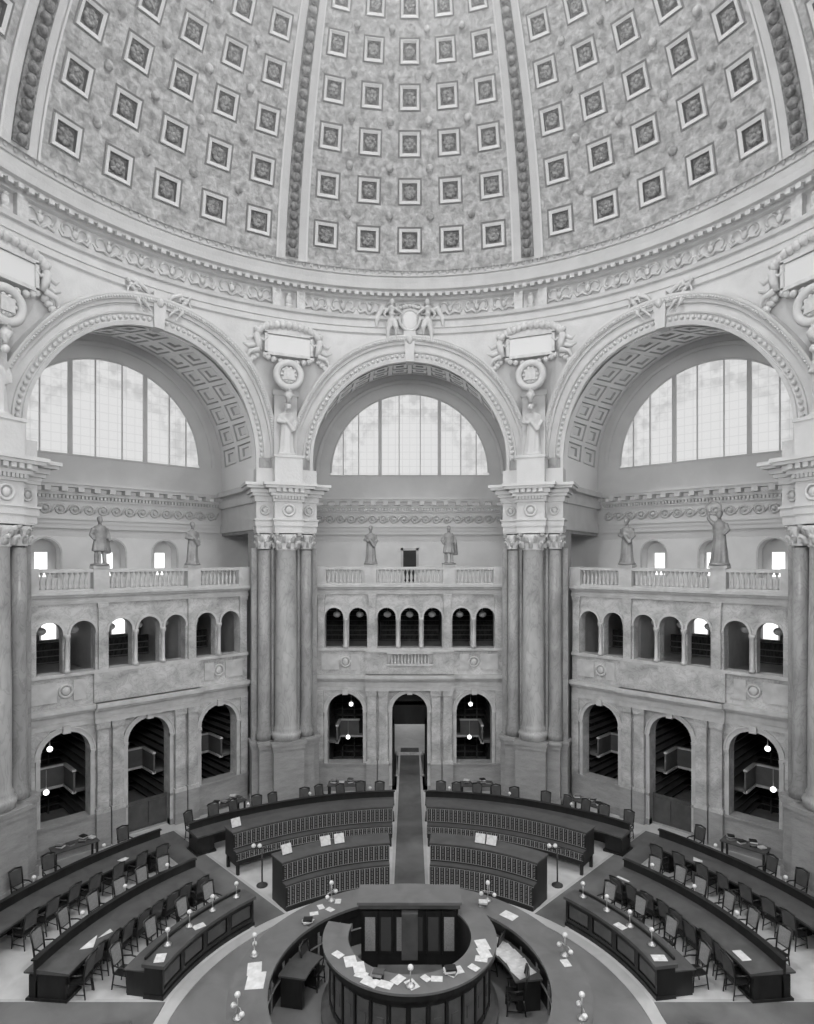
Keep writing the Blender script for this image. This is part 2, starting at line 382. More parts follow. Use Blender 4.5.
# ================================================================ GREAT ARCHES (upper wall of each bay)
ZC = 16.67; RI = 4.85; RO = 6.10
def mp_(x, h, off=0.0):
    th = atan2(x, P); ro_ = P / cos(th); t = min(1, max(0, (h - 17.6) / (22.8 - 17.6))); t = t * t * (3 - 2 * t)
    r = ro_ * (1 - t) + min(15.12, ro_) * t - off
    return (r * sin(th), r * cos(th), h)
def upper_bay():
    pend = MB(); arch = MB(); soff = MB(); cof = MB(); lun = MB(); dent = MB()
    n = 72
    prof = [(RI, -.1), (RI, .12), (5.0, .16), (5.02, .10), (5.28, .10), (5.30, .18), (5.36, .2), (5.38, .14), (5.66, .14), (5.68, .24), (5.80, .26), (5.82, .34), (6.0, .42), (6.08, .42), (RO, .1), (RO, -.1)]
    phis = [pi * i / n for i in range(n + 1)]
    vs = []
    for f in phis:
        for r, o in prof: vs.append(mp_(r * cos(f), ZC + r * sin(f), o))
    m = len(prof)
    arch.add(vs, [(i * m + j, (i + 1) * m + j, (i + 1) * m + j + 1, i * m + j + 1) for i in range(n) for j in range(m - 1)])
    for s in (-1, 1):                      # vertical legs of the archivolt
        vs = []
        for h in (15.3, ZC):
            for r, o in prof: vs.append(mp_(s * r, h, o))
        arch.add(vs, [(j, m + j, m + j + 1, j + 1) for j in range(m - 1)])
    for i in range(150):                   # bead row
        f = pi * (i + .5) / 150; x, y, z = mp_(5.9 * cos(f), ZC + 5.9 * sin(f), .36)
        dent.ball((x, y, z), .055, n=5)
    for i in range(64):                    # leaf band inside the archivolt
        f = pi * (i + .5) / 64; x, y, z = mp_(5.15 * cos(f), ZC + 5.15 * sin(f), .11)
        dent.ball((x, y, z), .10, n=5)
    # pendentive surface from archivolt to the ring, out to the octagon corner
    top = 22.95
    K = 10; vs = []; nn = 96
    for i in range(nn + 1):
        f = pi * i / nn; c, s = cos(f), sin(f)
        t1 = HS / abs(c) if abs(c) > 1e-6 else 1e9; t2 = (top - ZC) / s if s > 1e-6 else 1e9
        T = max(min(t1, t2), 6.0)
        for k in range(K + 1):
            r = 6.0 + (T - 6.0) * k / K; vs.append(mp_(r * c, ZC + r * s, 0))
    pend.add(vs, [(i * (K + 1) + k, (i + 1) * (K + 1) + k, (i + 1) * (K + 1) + k + 1, i * (K + 1) + k + 1) for i in range(nn) for k in range(K)], True)
    # corner gap fillers (rect corner)
    # coffered soffit: flared from the arch face to the lunette wall
    y0, y1, r0, r1 = P, B, RI, 5.95
    def sp_(f, s, out=0.0):
        r = r0 + (r1 - r0) * s + out; return (r * cos(f), y0 + (y1 - y0) * s, ZC + r * sin(f))
    fs_ = 16; rows = [(0.10, .46), (.54, .90)]
    ss = [0] + [q for rr in rows for q in rr] + [1]
    for i in range(fs_):
        fa, fb = pi * i / fs_, pi * (i + 1) / fs_; g = (fb - fa) * .10; ff = [fa, fa + g, fb - g, fb]
        for j in range(len(ss) - 1):
            hole = any(abs(ss[j] - a) < 1e-6 for a, b in rows)
            for q in range(3):
                if hole and q == 1:
                    a, b, s0, s1 = ff[1], ff[2], ss[j], ss[j + 1]
                    o = [sp_(a, s0), sp_(b, s0), sp_(b, s1), sp_(a, s1)]
                    da, ds = (b - a) * .16, (s1 - s0) * .16
                    def q4(k, out): 
                        ca, cs = (a + b) / 2, (s0 + s1) / 2
                        return [sp_(ca + (u - ca) * k, cs + (v - cs) * k, out) for u, v in ((a, s0), (b, s0), (b, s1), (a, s1))]
                    fc = [(0, 1, 5, 4), (1, 2, 6, 5), (2, 3, 7, 6), (3, 0, 4, 7)]
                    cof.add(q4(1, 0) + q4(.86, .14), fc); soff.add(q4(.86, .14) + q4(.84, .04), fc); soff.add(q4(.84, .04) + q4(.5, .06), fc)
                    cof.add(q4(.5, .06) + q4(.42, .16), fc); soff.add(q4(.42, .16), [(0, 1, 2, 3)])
                else:
                    soff.add([sp_(ff[q], ss[j]), sp_(ff[q + 1], ss[j]), sp_(ff[q + 1], ss[j + 1]), sp_(ff[q], ss[j + 1])], [(0, 1, 2, 3)])
    for s in (-1, 1):
        soff.add([(s * r0, y0, 15.2), (s * r0, y0, ZC), (s * r1, y1, ZC), (s * r1, y1, 15.2)], [(0, 1, 2, 3)])
    # lunette wall with a deep window reveal, concentric trim
    wr, wc, sill = 4.66, 16.84, 16.62
    X = 8.7; n = 48; ar = [(wr * cos(pi * i / n), wc + wr * sin(pi * i / n)) for i in range(n + 1)]
    yb = B
    for i in range(n):
        (xa, za), (xb, zb) = ar[i], ar[i + 1]
        lun.add([(xa, yb, za), (xb, yb, zb), (xb, yb, 23.2), (xa, yb, 23.2)], [(0, 1, 2, 3)])
        lun.add([(xa, yb, za), (xb, yb, zb), (xb, yb + .25, zb), (xa, yb + .25, za)], [(3, 2, 1, 0)])
    for s in (-1, 1): lun.add([(s * wr, yb, sill), (s * X, yb, sill), (s * X, yb, 23.2), (s * wr, yb, 23.2)], [(0, 1, 2, 3)])
    lun.add([(-X, yb, 15.2), (X, yb, 15.2), (X, yb, sill), (-X, yb, sill)], [(0, 1, 2, 3)])
    lun.add([(-wr, yb, sill), (wr, yb, sill), (wr, yb + .25, sill), (-wr, yb + .25, sill)], [(0, 1, 2, 3)])
    n2 = 60; vs = []
    for i in range(n2 + 1):
        f = pi * i / n2
        for r, y in ((5.32, 0), (5.32, -.07), (5.44, -.1), (5.5, -.1), (5.56, 0)): vs.append((r * cos(f), B + y, 16.75 + r * sin(f)))
    lun.add(vs, [(i * 5 + j, (i + 1) * 5 + j, (i + 1) * 5 + j + 1, i * 5 + j + 1) for i in range(n2) for j in range(4)])
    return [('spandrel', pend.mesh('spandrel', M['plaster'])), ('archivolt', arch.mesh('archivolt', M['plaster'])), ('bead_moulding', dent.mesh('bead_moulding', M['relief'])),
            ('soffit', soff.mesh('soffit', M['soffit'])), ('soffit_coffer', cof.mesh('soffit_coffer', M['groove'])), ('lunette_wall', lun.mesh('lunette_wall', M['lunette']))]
UP = upper_bay()
# recessed entablature (frieze and modillion cornice) and gallery back wall
def rec_entab():
    e = MB(); fzr = MB(); X = 5.95
    for z0, z1, o in ((13.2, 13.42, .10), (13.42, 13.62, .14), (13.62, 13.7, .2), (13.7, 14.5, .04), (14.5, 14.6, .12), (14.76, 14.9, .22), (15.1, 15.22, .5), (15.22, 15.35, .58)):
        e.box(-X, X, B - o, B, z0, z1)
    for i in range(70):
        x = -5.8 + 11.6 * (i + .5) / 70; e.box(x - .05, x + .05, B - .2, B, 14.6, 14.74)
    for i in range(17):
        x = -5.6 + 11.2 * i / 16; e.box(x - .13, x + .13, B - .5, B, 14.9, 15.1)
    for i in range(18):
        x = -5.6 + 11.2 * (i + .5) / 18
        fzr.torus((x, B - .07, 14.1), .20, .05, n=10, m=4); fzr.ball((x, B - .08, 14.1), .10, n=6)
        fzr.tube([(x + .2, B - .07, 13.95), (x + .31, B - .1, 14.1), (x + .42, B - .07, 14.28)], .045, 4)
    return [('recessed_cornice', e.mesh('recessed_cornice', M['coffer_frame'])), ('recessed_frieze_relief', fzr.mesh('recessed_frieze_relief', M['relief']))]
RE = rec_entab()

def arch_wall(mb, x0, x1, y, t, z0, z1, holes, n=14):
    """vertical wall in the plane y with arched holes (xc, width, sill, spring); back face at y+t"""
    holes = sorted(holes); x = x0
    for xc, wd, sl, spr in holes:
        a, b = xc - wd / 2, xc + wd / 2
        mb.box(x, a, y, y + t, z0, z1)
        if sl > z0: mb.box(a, b, y, y + t, z0, sl)
        r = wd / 2; pts = [(xc - r * cos(pi * i / n), spr + r * sin(pi * i / n)) for i in range(n + 1)]
        for i in range(n):
            (xa, za), (xb, zb) = pts[i], pts[i + 1]
            mb.add([(xa, y, za), (xb, y, zb), (xb, y, z1), (xa, y, z1), (xa, y + t, za), (xb, y + t, zb), (xb, y + t, z1), (xa, y + t, z1)],
                   [(0, 1, 2, 3), (5, 4, 7, 6), (1, 0, 4, 5)])
        x = b
    mb.box(x, x1, y, y + t, z0, z1)
def arch_trim(mb, xc, r, wd, y, sill, spring, d=.06, n=14):
    pts = [(xc - r, sill), (xc - r, spring)] + [(xc - r * cos(pi * i / n), spring + r * sin(pi * i / n)) for i in range(1, n)] + [(xc + r, spring), (xc + r, sill)]
    q = r + wd
    pto = [(xc - q, sill), (xc - q, spring)] + [(xc - q * cos(pi * i / n), spring + q * sin(pi * i / n)) for i in range(1, n)] + [(xc + q, spring), (xc + q, sill)]
    for i in range(len(pts) - 1):
        a, b, c, e = pts[i], pts[i + 1], pto[i + 1], pto[i]
        mb.add([(a[0], y - d, a[1]), (b[0], y - d, b[1]), (c[0], y - d, c[1]), (e[0], y - d, e[1]), (a[0], y + .02, a[1]), (b[0], y + .02, b[1]), (c[0], y + .02, c[1]), (e[0], y + .02, e[1])],
               [(0, 1, 2, 3), (0, 4, 5, 1), (3, 2, 6, 7)])

LOW = [-3.277, 0.0, 3.277]; UPP = [-3.85, -2.64, -1.18, 0.0, 1.18, 2.64, 3.85]
HW = 4.77
def screen_parts(door_open):
    scr = MB(); trim = MB(); pil = MB(); dad = MB(); cor = MB()
    dh = 0.0
    arch_wall(scr, -HW, HW, A, .55, 1.4, 5.12, [(x, 1.8, 1.4, 4.045) for x in LOW])
    for a, b in ((-HW, -.9), (.9, HW)): dad.box(a, b, A - .06, A + .55, 0, 1.3); dad.box(a, b, A - .12, A + .55, 1.3, 1.4); dad.box(a, b, A - .12, A + .2, 0, .25)
    if not door_open: dad.box(-.9, .9, A + .2, A + .5, 0, 0.08)
    for x in LOW:
        arch_trim(trim, x, .9, .16, A, 1.4 if x else .1, 4.045, .07)
        arch_trim(trim, x, 1.06, .05, A, 3.98, 4.045, .12)
        trim.box(x - .13, x + .13, A - .2, A + .05, 4.9, 5.2)              # keystone
        for s in (-1, 1): trim.box(x + s * .9 - (.16 if s < 0 else 0), x + s * .9 + (.16 if s > 0 else 0), A - .12, A + .1, 3.93, 4.05)
    for s in (-1, 1):
        for x in (1.33, 1.93):
            pil.box(s * x - .22, s * x + .22, A - .2, A + .05, 1.4, 4.85)
            pil.box(s * x - .27, s * x + .27, A - .26, A + .05, 1.4, 1.56)
            pil.box(s * x - .27, s * x + .27, A - .27, A + .05, 4.85, 5.1)
            dad.box(s * x - .27, s * x + .27, A - .28, A, 0, 1.4)
        pil.box(s * 4.56 - .18, s * 4.56 + .18, A - .12, A + .05, 1.4, 5.1)
    # lower entablature
    for z0, z1, o in ((5.1, 5.3, .08), (5.3, 5.62, .04), (5.62, 5.74, .2), (5.74, 5.92, .34)):
        cor.box(-HW, HW, A - o, A + .55, z0, z1)
        cor.box(-2.25, 2.25, A - o - .18, A, z0, z1)
    # parapet zone
    if door_open:
        scr.box(-HW, -1.16, A, A + .55, 5.92, 7.12); scr.box(1.16, HW, A, A + .55, 5.92, 7.12); scr.box(-1.16, 1.16, A, A + .55, 5.92, 6.36)
    else: scr.box(-HW, HW, A, A + .55, 5.92, 7.12)
    cor.box(-HW, HW, A - .12, A + .55, 7.12, 7.26)
    scr.box(-2.25, 2.25, A - .12, A, 5.92, 7.12) if not door_open else None
    if door_open:
        for a, b in ((-2.25, -1.16), (1.16, 2.25)): scr.box(a, b, A - .12, A, 5.92, 7.12)
        scr.box(-1.16, 1.16, A - .12, A, 5.92, 6.36); cor.box(-2.25, 2.25, A - .2, A, 7.04, 7.14)
    for s in (-1, 1):
        for a, b in ((2.55, 3.0), (3.6, 4.5)): trim.box(*sorted((s * a, s * b)), A - .05, A, 6.15, 6.95)
        trim.torus((s * 3.27, A - .02, 6.55), .24, .05, n=18)
        trim.ball((s * 3.27, A - .02, 6.55), .17, 1, .4, 1, 10)
    # upper arcade
    arch_wall(scr, -HW, HW, A, .45, 7.26, 9.98, [(x, .94, 7.26, 8.83) for x in UPP], 12)
    for x in UPP: arch_trim(trim, x, .47, .09, A, 8.76, 8.83, .06, 12)
    for x in (-3.245, -.59, .59, 3.245):
        trim.lathe([(.12, 0), (.12, .12), (.085, .16), (.075, 1.3), (.13, 1.42), (.13, 1.52)], (x, A - .08, 7.26), 10)
    for x in (-4.5, -1.91, 1.91, 4.5):
        pil.box(x - .17, x + .17, A - .13, A + .05, 7.26, 9.8); pil.box(x - .21, x + .21, A - .17, A + .05, 9.8, 9.98)
    for z0, z1, o in ((9.98, 10.12, .08), (10.12, 10.26, .03), (10.26, 10.36, .18), (10.36, 10.48, .32)):
        cor.box(-HW - .03, HW + .03, A - o, A + .6, z0, z1)
    return [('screen_wall', scr.mesh('screen_wall', M['marble'])), ('arch_trim', trim.mesh('arch_trim', M['marble_trim'])), ('pilaster', pil.mesh('pilaster', M['marble'])),
            ('dado', dad.mesh('dado', M['pedestal'])), ('marble_cornice', cor.mesh('marble_cornice', M['marble_trim']))]
def add_parts(parts, root, names=None):
    out = []
    for nm, me in parts:
        o = bpy.data.objects.new(nm, me); COL.objects.link(o); o.parent = root; out.append(o)
    return out
def room_parts(windows, door, skip=0):
    """alcove stacks behind the lower arches, gallery behind the upper arches, attic gallery back wall"""
    sh = MB(); bk = MB(); bal = MB(); wl = MB(); dk = MB(); up = MB(); cap_ = MB()
    yb = 21.4
    # lower alcoves: bookcases at the back, partitions, balconies with parapets
    for xa in (-4.9, -1.64, 1.64, 4.9): bk.box(xa - .2, xa + .2, A + .6, yb, 0, 6.9)
    def bayback(x0, x1, h0=0):
        bk.box(x0, x1, yb - .05, yb + .2, h0, 6.9)
        z = h0 + .35
        while z < 6.6: sh.box(x0, x1, yb - .35, yb, z, z + .045); z += .36
        for q in range(1, 4): xx = x0 + (x1 - x0) * q / 4; sh.box(xx - .03, xx + .03, yb - .35, yb, h0, 6.6)
    bayback(-4.7, -1.84); bayback(1.84, 4.7)
    if not door: bayback(-1.44, 1.44)
    for xa, s in ((-4.7, 1), (-1.84, -1), (1.84, 1), (4.7, -1), (-1.44, 1), (1.44, -1)):   # side shelves
        if door and abs(xa) < 1.5: continue
        z = .35
        while z < 6.6: sh.box(*sorted((xa, xa + s * .3)), A + 1.2, yb, z, z + .045); z += .36
    for x0, x1 in ((-4.7, -1.84), (1.84, 4.7)) + (() if door else ((-1.44, 1.44),)):
        yf = 18.0
        bal.box(x0, x1, yf, yb - .35, 2.2, 2.34); bal.box(x0 + .9, x1 - .9, yf - .06, yf + .02, 2.2, 3.05); cap_.box(x0 + .86, x1 - .86, yf - .1, yf + .06, 3.05, 3.12); cap_.box(x0, x1, yf - .1, yf, 2.16, 2.26)
        for s, xe in ((1, x0), (-1, x1)):
            if (s > 0) != (skip < 0 if skip else x0 < 0): continue
            bal.box(*sorted((xe, xe + s * .95)), A + .7, yf, 2.2, 2.34)
            bal.box(*sorted((xe + s * .88, xe + s * .95)), A + .7, yf, 2.2, 3.05)
            cap_.box(*sorted((xe + s * .84, xe + s * .99)), A + .7, yf, 3.05, 3.12); cap_.box(*sorted((xe + s * .84, xe + s * .99)), A + .7, yf, 2.16, 2.26)
    up.box(-5, 5, A + .4, yb + .2, 6.85, 7.05)                 # floor of the upper gallery
    # upper gallery: back wall with arched windows, dark book presses below
    hol = [(x, .9, 8.0, 8.5) for x in windows]
    arch_wall(wl, -4.95, 4.95, yb, .3, 7.05, 10.1, hol, 10)
    for x0, x1 in ((-4.8, -2.0), (-1.7, 1.7), (2.0, 4.8)):
        z = 7.1
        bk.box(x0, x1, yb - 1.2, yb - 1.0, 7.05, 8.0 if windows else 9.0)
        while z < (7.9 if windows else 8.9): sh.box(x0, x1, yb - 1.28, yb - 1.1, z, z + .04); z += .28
    for xa in (-1.9, 1.9): wl.box(xa - .12, xa + .12, A + 1.0, yb, 7.05, 10.1)
    for xa in (-4.95, 4.95): wl.box(xa - .1, xa + .1, A + .5, yb + .3, 7.05, 10.1)
    up.box(-5.0, 5.0, A + .4, B + .2, 10.1, 10.3)              # attic gallery floor
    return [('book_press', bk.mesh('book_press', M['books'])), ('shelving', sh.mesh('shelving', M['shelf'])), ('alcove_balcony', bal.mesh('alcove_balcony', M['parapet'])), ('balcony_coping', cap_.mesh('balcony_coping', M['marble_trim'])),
            ('gallery_back_wall', wl.mesh('gallery_back_wall', M['balcony'])), ('gallery_floor', up.mesh('gallery_floor', M['balcony']))]
def attic(holes, door):
    a = MB(); t = MB()
    arch_wall(a, -8.6, 8.6, B, .8, 10.3, 13.25, holes, 10)
    for xc, wd, sl, spr in holes:
        arch_trim(t, xc, wd / 2, .08, B, sl, spr, .04, 10)
    if door:
        t.box(-.52, -.38, B - .06, B, 10.3, 12.42); t.box(.38, .52, B - .06, B, 10.3, 12.42); t.box(-.52, .52, B - .06, B, 12.28, 12.42)
    return [('attic_wall', a.mesh('attic_wall', M['lunette'])), ('attic_trim', t.mesh('attic_trim', M['marble_trim']))]
ATT_S = attic([(-2.79, 1.25, 10.9, 12.1), (.12, 1.25, 10.9, 12.1), (2.75, 1.25, 10.9, 12.1)], False)
ATT_N = attic([], True)
SCR_N, SCR_S = screen_parts(True), screen_parts(False)
ROOM_N = room_parts([], True); ROOM_L = room_parts([-2.4, .75, 2.25], False, 1); ROOM_R = room_parts([-2.25, -.75, 2.4], False, -1)
walls = {}
for nm, az, lab in (('wall_north', 0, 'central bay of marble arcades under the middle great arch'),
                    ('wall_northeast', 45, 'right hand bay of marble arcades under the right great arch'),
                    ('wall_northwest', -45, 'left hand bay of marble arcades under the left great arch')):
    wroot = empty(nm, rz=-R(az), label=lab, kind='structure'); walls[az] = wroot
    add_parts(UP, wroot); add_parts(RE, wroot)
    if az == 0: add_parts(SCR_N, wroot); add_parts(ROOM_N, wroot); add_parts(ATT_N, wroot)
    else: add_parts(SCR_S, wroot); add_parts(ROOM_L if az < 0 else ROOM_R, wroot); add_parts(ATT_S, wroot)
rear = MB()
rear.box(-6.6, 6.6, A + .2, A + .6, 0, 10.4); rear.box(-8.6, 8.6, A + .6, B + .6, 10.2, 10.4); rear.box(-8.6, 8.6, B, B + .4, 10.4, 13.3)
for nm, az in (('wall_east', 90), ('wall_west', -90), ('wall_southeast', 135), ('wall_southwest', -135), ('wall_south', 180)):
    wroot = empty(nm, rz=-R(az), label='plain marble bay of the hall, ' + nm[5:] + ' side', kind='structure')
    add_parts(UP, wroot); add_parts(RE[:1], wroot); add_parts([('lower_wall', rear.mesh('lower_wall', M['marble']))], wroot)
# doorway and corridor behind the central arch
co = MB(); co.box(-1.44, -1.24, A + .6, 38, 0, 4.2); co.box(1.24, 1.44, A + .6, 38, 0, 4.2); co.box(-1.44, 1.44, A + .6, 38, 4.2, 4.4); co.box(-1.44, 1.44, 38, 38.2, 0, 4.2)
co.build('corridor', 'balcony', walls[0])
MB().box(-1.24, 1.24, A, 38, -.05, 0.0).build('corridor_floor', 'stripe', walls[0])
dr = MB(); dr.box(-.9, -.78, A + .6, A + .75, 0, 3.5); dr.box(.78, .9, A + .6, A + .75, 0, 3.5); dr.box(-.9, .9, A + .6, A + .75, 3.2, 5.2)
dr.build('door_surround', 'wood', walls[0])
area_light('corridor_fill_light', 0, 19.6, 4.1, 1.6, 5.0, 40).rotation_euler = (0, 0, 0)  # added fill under the closed corridor ceiling, brightens the carpet past the doorway
area_light('corridor_fill_light', 0, 32, 4.1, 2.0, 8.0, 160).rotation_euler = (0, 0, 0)  # second added fill, brightens the deeper corridor floor; no opening above it
tb = empty('rope_barrier', (0, A + 2.1, 0), label='pale barrier rail on two posts across the central doorway', cat='barrier')
for s in (-1, 1): MB().lathe([(.14, 0), (.14, .04), (.03, .08), (.03, 1.18), (.07, 1.22), (.07, 1.34), (.01, 1.38)], (s * .72, 0, 0), 12).build('post', 'brass', tb)
MB().box(-.72, .72, -.04, .04, 1.12, 1.26).build('rail', 'paper', tb)
g = MB(); g.box(-.9, .9, A + .25, A + .32, 0.02, 1.35)
for q in (-.45, .45): g.box(q - .36, q + .36, A + .2, A + .26, .2, 1.2)
gm = g.mesh('gate_panel', M['wood_mid'])
for i, az in enumerate((45, -45)):
    d = empty('door_%d' % (i + 1), rz=-R(az), label='low dark panelled gate in the middle arch of the %s bay' % ('right' if az > 0 else 'left'), kind='structure')
    add_parts([('gate_panel', gm)], d)
d = empty('door_3', label='dark doorway with pale frame behind the central gallery balustrade', kind='structure')
dm = MB(); dm.box(-.38, .38, B - .03, B + .02, 10.3, 12.28)
for z0 in (10.5, 11.4): dm.box(-.28, .28, B - .05, B - .02, z0, z0 + .75)
dm.build('door_leaf', 'dark', d)

# ---------------------------------------------------------------- windows
def lunette_window():
    n = 48; wr, wc, sill = 4.66, 16.84, 16.62; y = B + .1
    pane = MB(); pts = [(wr * cos(pi * i / n), wc + wr * sin(pi * i / n)) for i in range(n + 1)]
    pane.add([(-wr, y, sill), (wr, y, sill)] + [(x, y, z) for x, z in pts], [tuple(range(n + 3))])
    mu = MB()
    def post(x, hw, d):
        h = wc + math.sqrt(max(0, wr * wr - x * x)); mu.box(x - hw, x + hw, y - d, y - .01, sill, h)
    for x in (-1.74, 1.74): post(x, .10, .12)
    for x in (-3.0, -3.9, -.62, .62, 3.0, 3.9): post(x, .028, .08)
    mu.torus((0, y - .08, wc), wr - .04, .06, n=48, m=4, a0=0, a1=180); mu.box(-wr, wr, y - .15, y, sill, sill + .08)
    return [('leaded_glass', pane.mesh('leaded_glass', M['sky_glass'])), ('mullion', mu.mesh('mullion', M['plaster']))]
LW = lunette_window()
for i, (az, lab) in enumerate(((0, 'half-round leaded window under the central great arch'), (45, 'half-round leaded window under the right great arch'), (-45, 'half-round leaded window under the left great arch'))):
    wn = empty('window_%d' % (i + 1), rz=-R(az), label=lab, kind='structure'); add_parts(LW, wn)
for i, az in enumerate((90, -90, 135, -135, 180)):
    wn = empty('window_%d' % (i + 4), rz=-R(az), label='half-round leaded window on the near side of the hall', kind='structure'); add_parts(LW, wn)
aw = MB(); aw.box(-.27, .27, B + .70, B + .74, 10.95, 12.1)
awf = MB(); awf.box(-.7, -.27, B + .66, B + .74, 10.9, 12.8); awf.box(.27, .7, B + .66, B + .74, 10.9, 12.8); awf.box(-.27, .27, B + .66, B + .74, 12.1, 12.8); awf.box(-.27, .27, B + .66, B + .74, 10.85, 10.95)
awm, awfm = aw.mesh('pane', M['bright']), awf.mesh('window_frame', M['lunette'])
wn_i = 9
for az, side in ((-45, 'left'), (45, 'right')):
    for x, pos in ((-2.79, 'nearer'), (.12, 'middle'), (2.75, 'far')):
        if az > 0: x = -x
        wn = empty('window_%d' % wn_i, at(0, 0), rz=-R(az), label='small bright window, %s of three behind the %s gallery balustrade' % (pos, side), kind='structure'); wn_i += 1
        for nm, me in (('pane', awm), ('window_frame', awfm)):
            o = bpy.data.objects.new(nm, me); COL.objects.link(o); o.parent = wn; o.location = (x, 0, 0)
gp = MB(); gp.box(-.3, .3, 21.6, 21.64, 8.0, 8.75)
gp2 = MB(); gp2.box(-.5, .5, 21.66, 21.7, 7.9, 9.1)
gpm2 = gp2.mesh('window_frame', M['lunette'])
gpm = gp.mesh('pane', M['bright'])
for az, side, xs in ((-45, 'left', (-2.4, .75, 2.25)), (45, 'right', (2.4, -.75, -2.25))):
    for k, x in enumerate(xs):
        wn = empty('window_%d' % wn_i, rz=-R(az), label='bright window glimpsed through the upper %s arcade, %s from the picture edge' % (side, ORD[k]), kind='structure'); wn_i += 1
        for nm, me in (('pane', gpm), ('window_frame', gpm2)):
            o = bpy.data.objects.new(nm, me); COL.objects.link(o); o.parent = wn; o.location = (x, 0, 0)

# ---------------------------------------------------------------- balustrades
bpf = [(.075, 0), (.075, .06), (.045, .09), (.075, .22), (.07, .32), (.035, .48), (.04, .56), (.07, .6), (.07, .66)]
bal_me = MB().lathe(bpf, n=8).mesh('baluster', M['marble_trim'])
def balustrade(az, xs0, xs1, y, z, label, posts, gap=.2, h=.66):
    t = empty('balustrade', rz=-R(az), label=label, cat='balustrade', group='marble balustrades')
    b = MB(); b.box(xs0, xs1, y - .14, y + .14, z, z + .1); b.build('plinth', 'marble_trim', t)
    b = MB(); b.box(xs0, xs1, y - .16, y + .16, z + .1 + h, z + .1 + h + .14); b.build('rail', 'marble_trim', t)
    for p_ in posts:
        b = MB(); b.box(p_ - .3, p_ + .3, y - .2, y + .2, z, z + .92 if h > .6 else z + .1 + h); b.build('pedestal', 'marble_trim', t)
    x = xs0 + .25
    while x < xs1 - .15:
        if all(abs(x - p_) > .36 for p_ in posts):
            o = bpy.data.objects.new('baluster', bal_me); COL.objects.link(o); o.parent = t; o.location = (x, y, z + .1); o.scale = (1, 1, h / .66)
        x += gap
for az, lab in ((0, 'marble balustrade over the central arcades'), (45, 'marble balustrade over the right arcades'), (-45, 'marble balustrade over the left arcades')):
    balustrade(az, -HW, HW, A + .02, 10.48, lab + ', carrying two bronze statues', (-4.55, -1.99, 1.99, 4.55))
balustrade(0, -1.16, 1.16, A - .05, 6.36, 'short marble balustrade below the middle arches of the central bay', (), .17, .5)

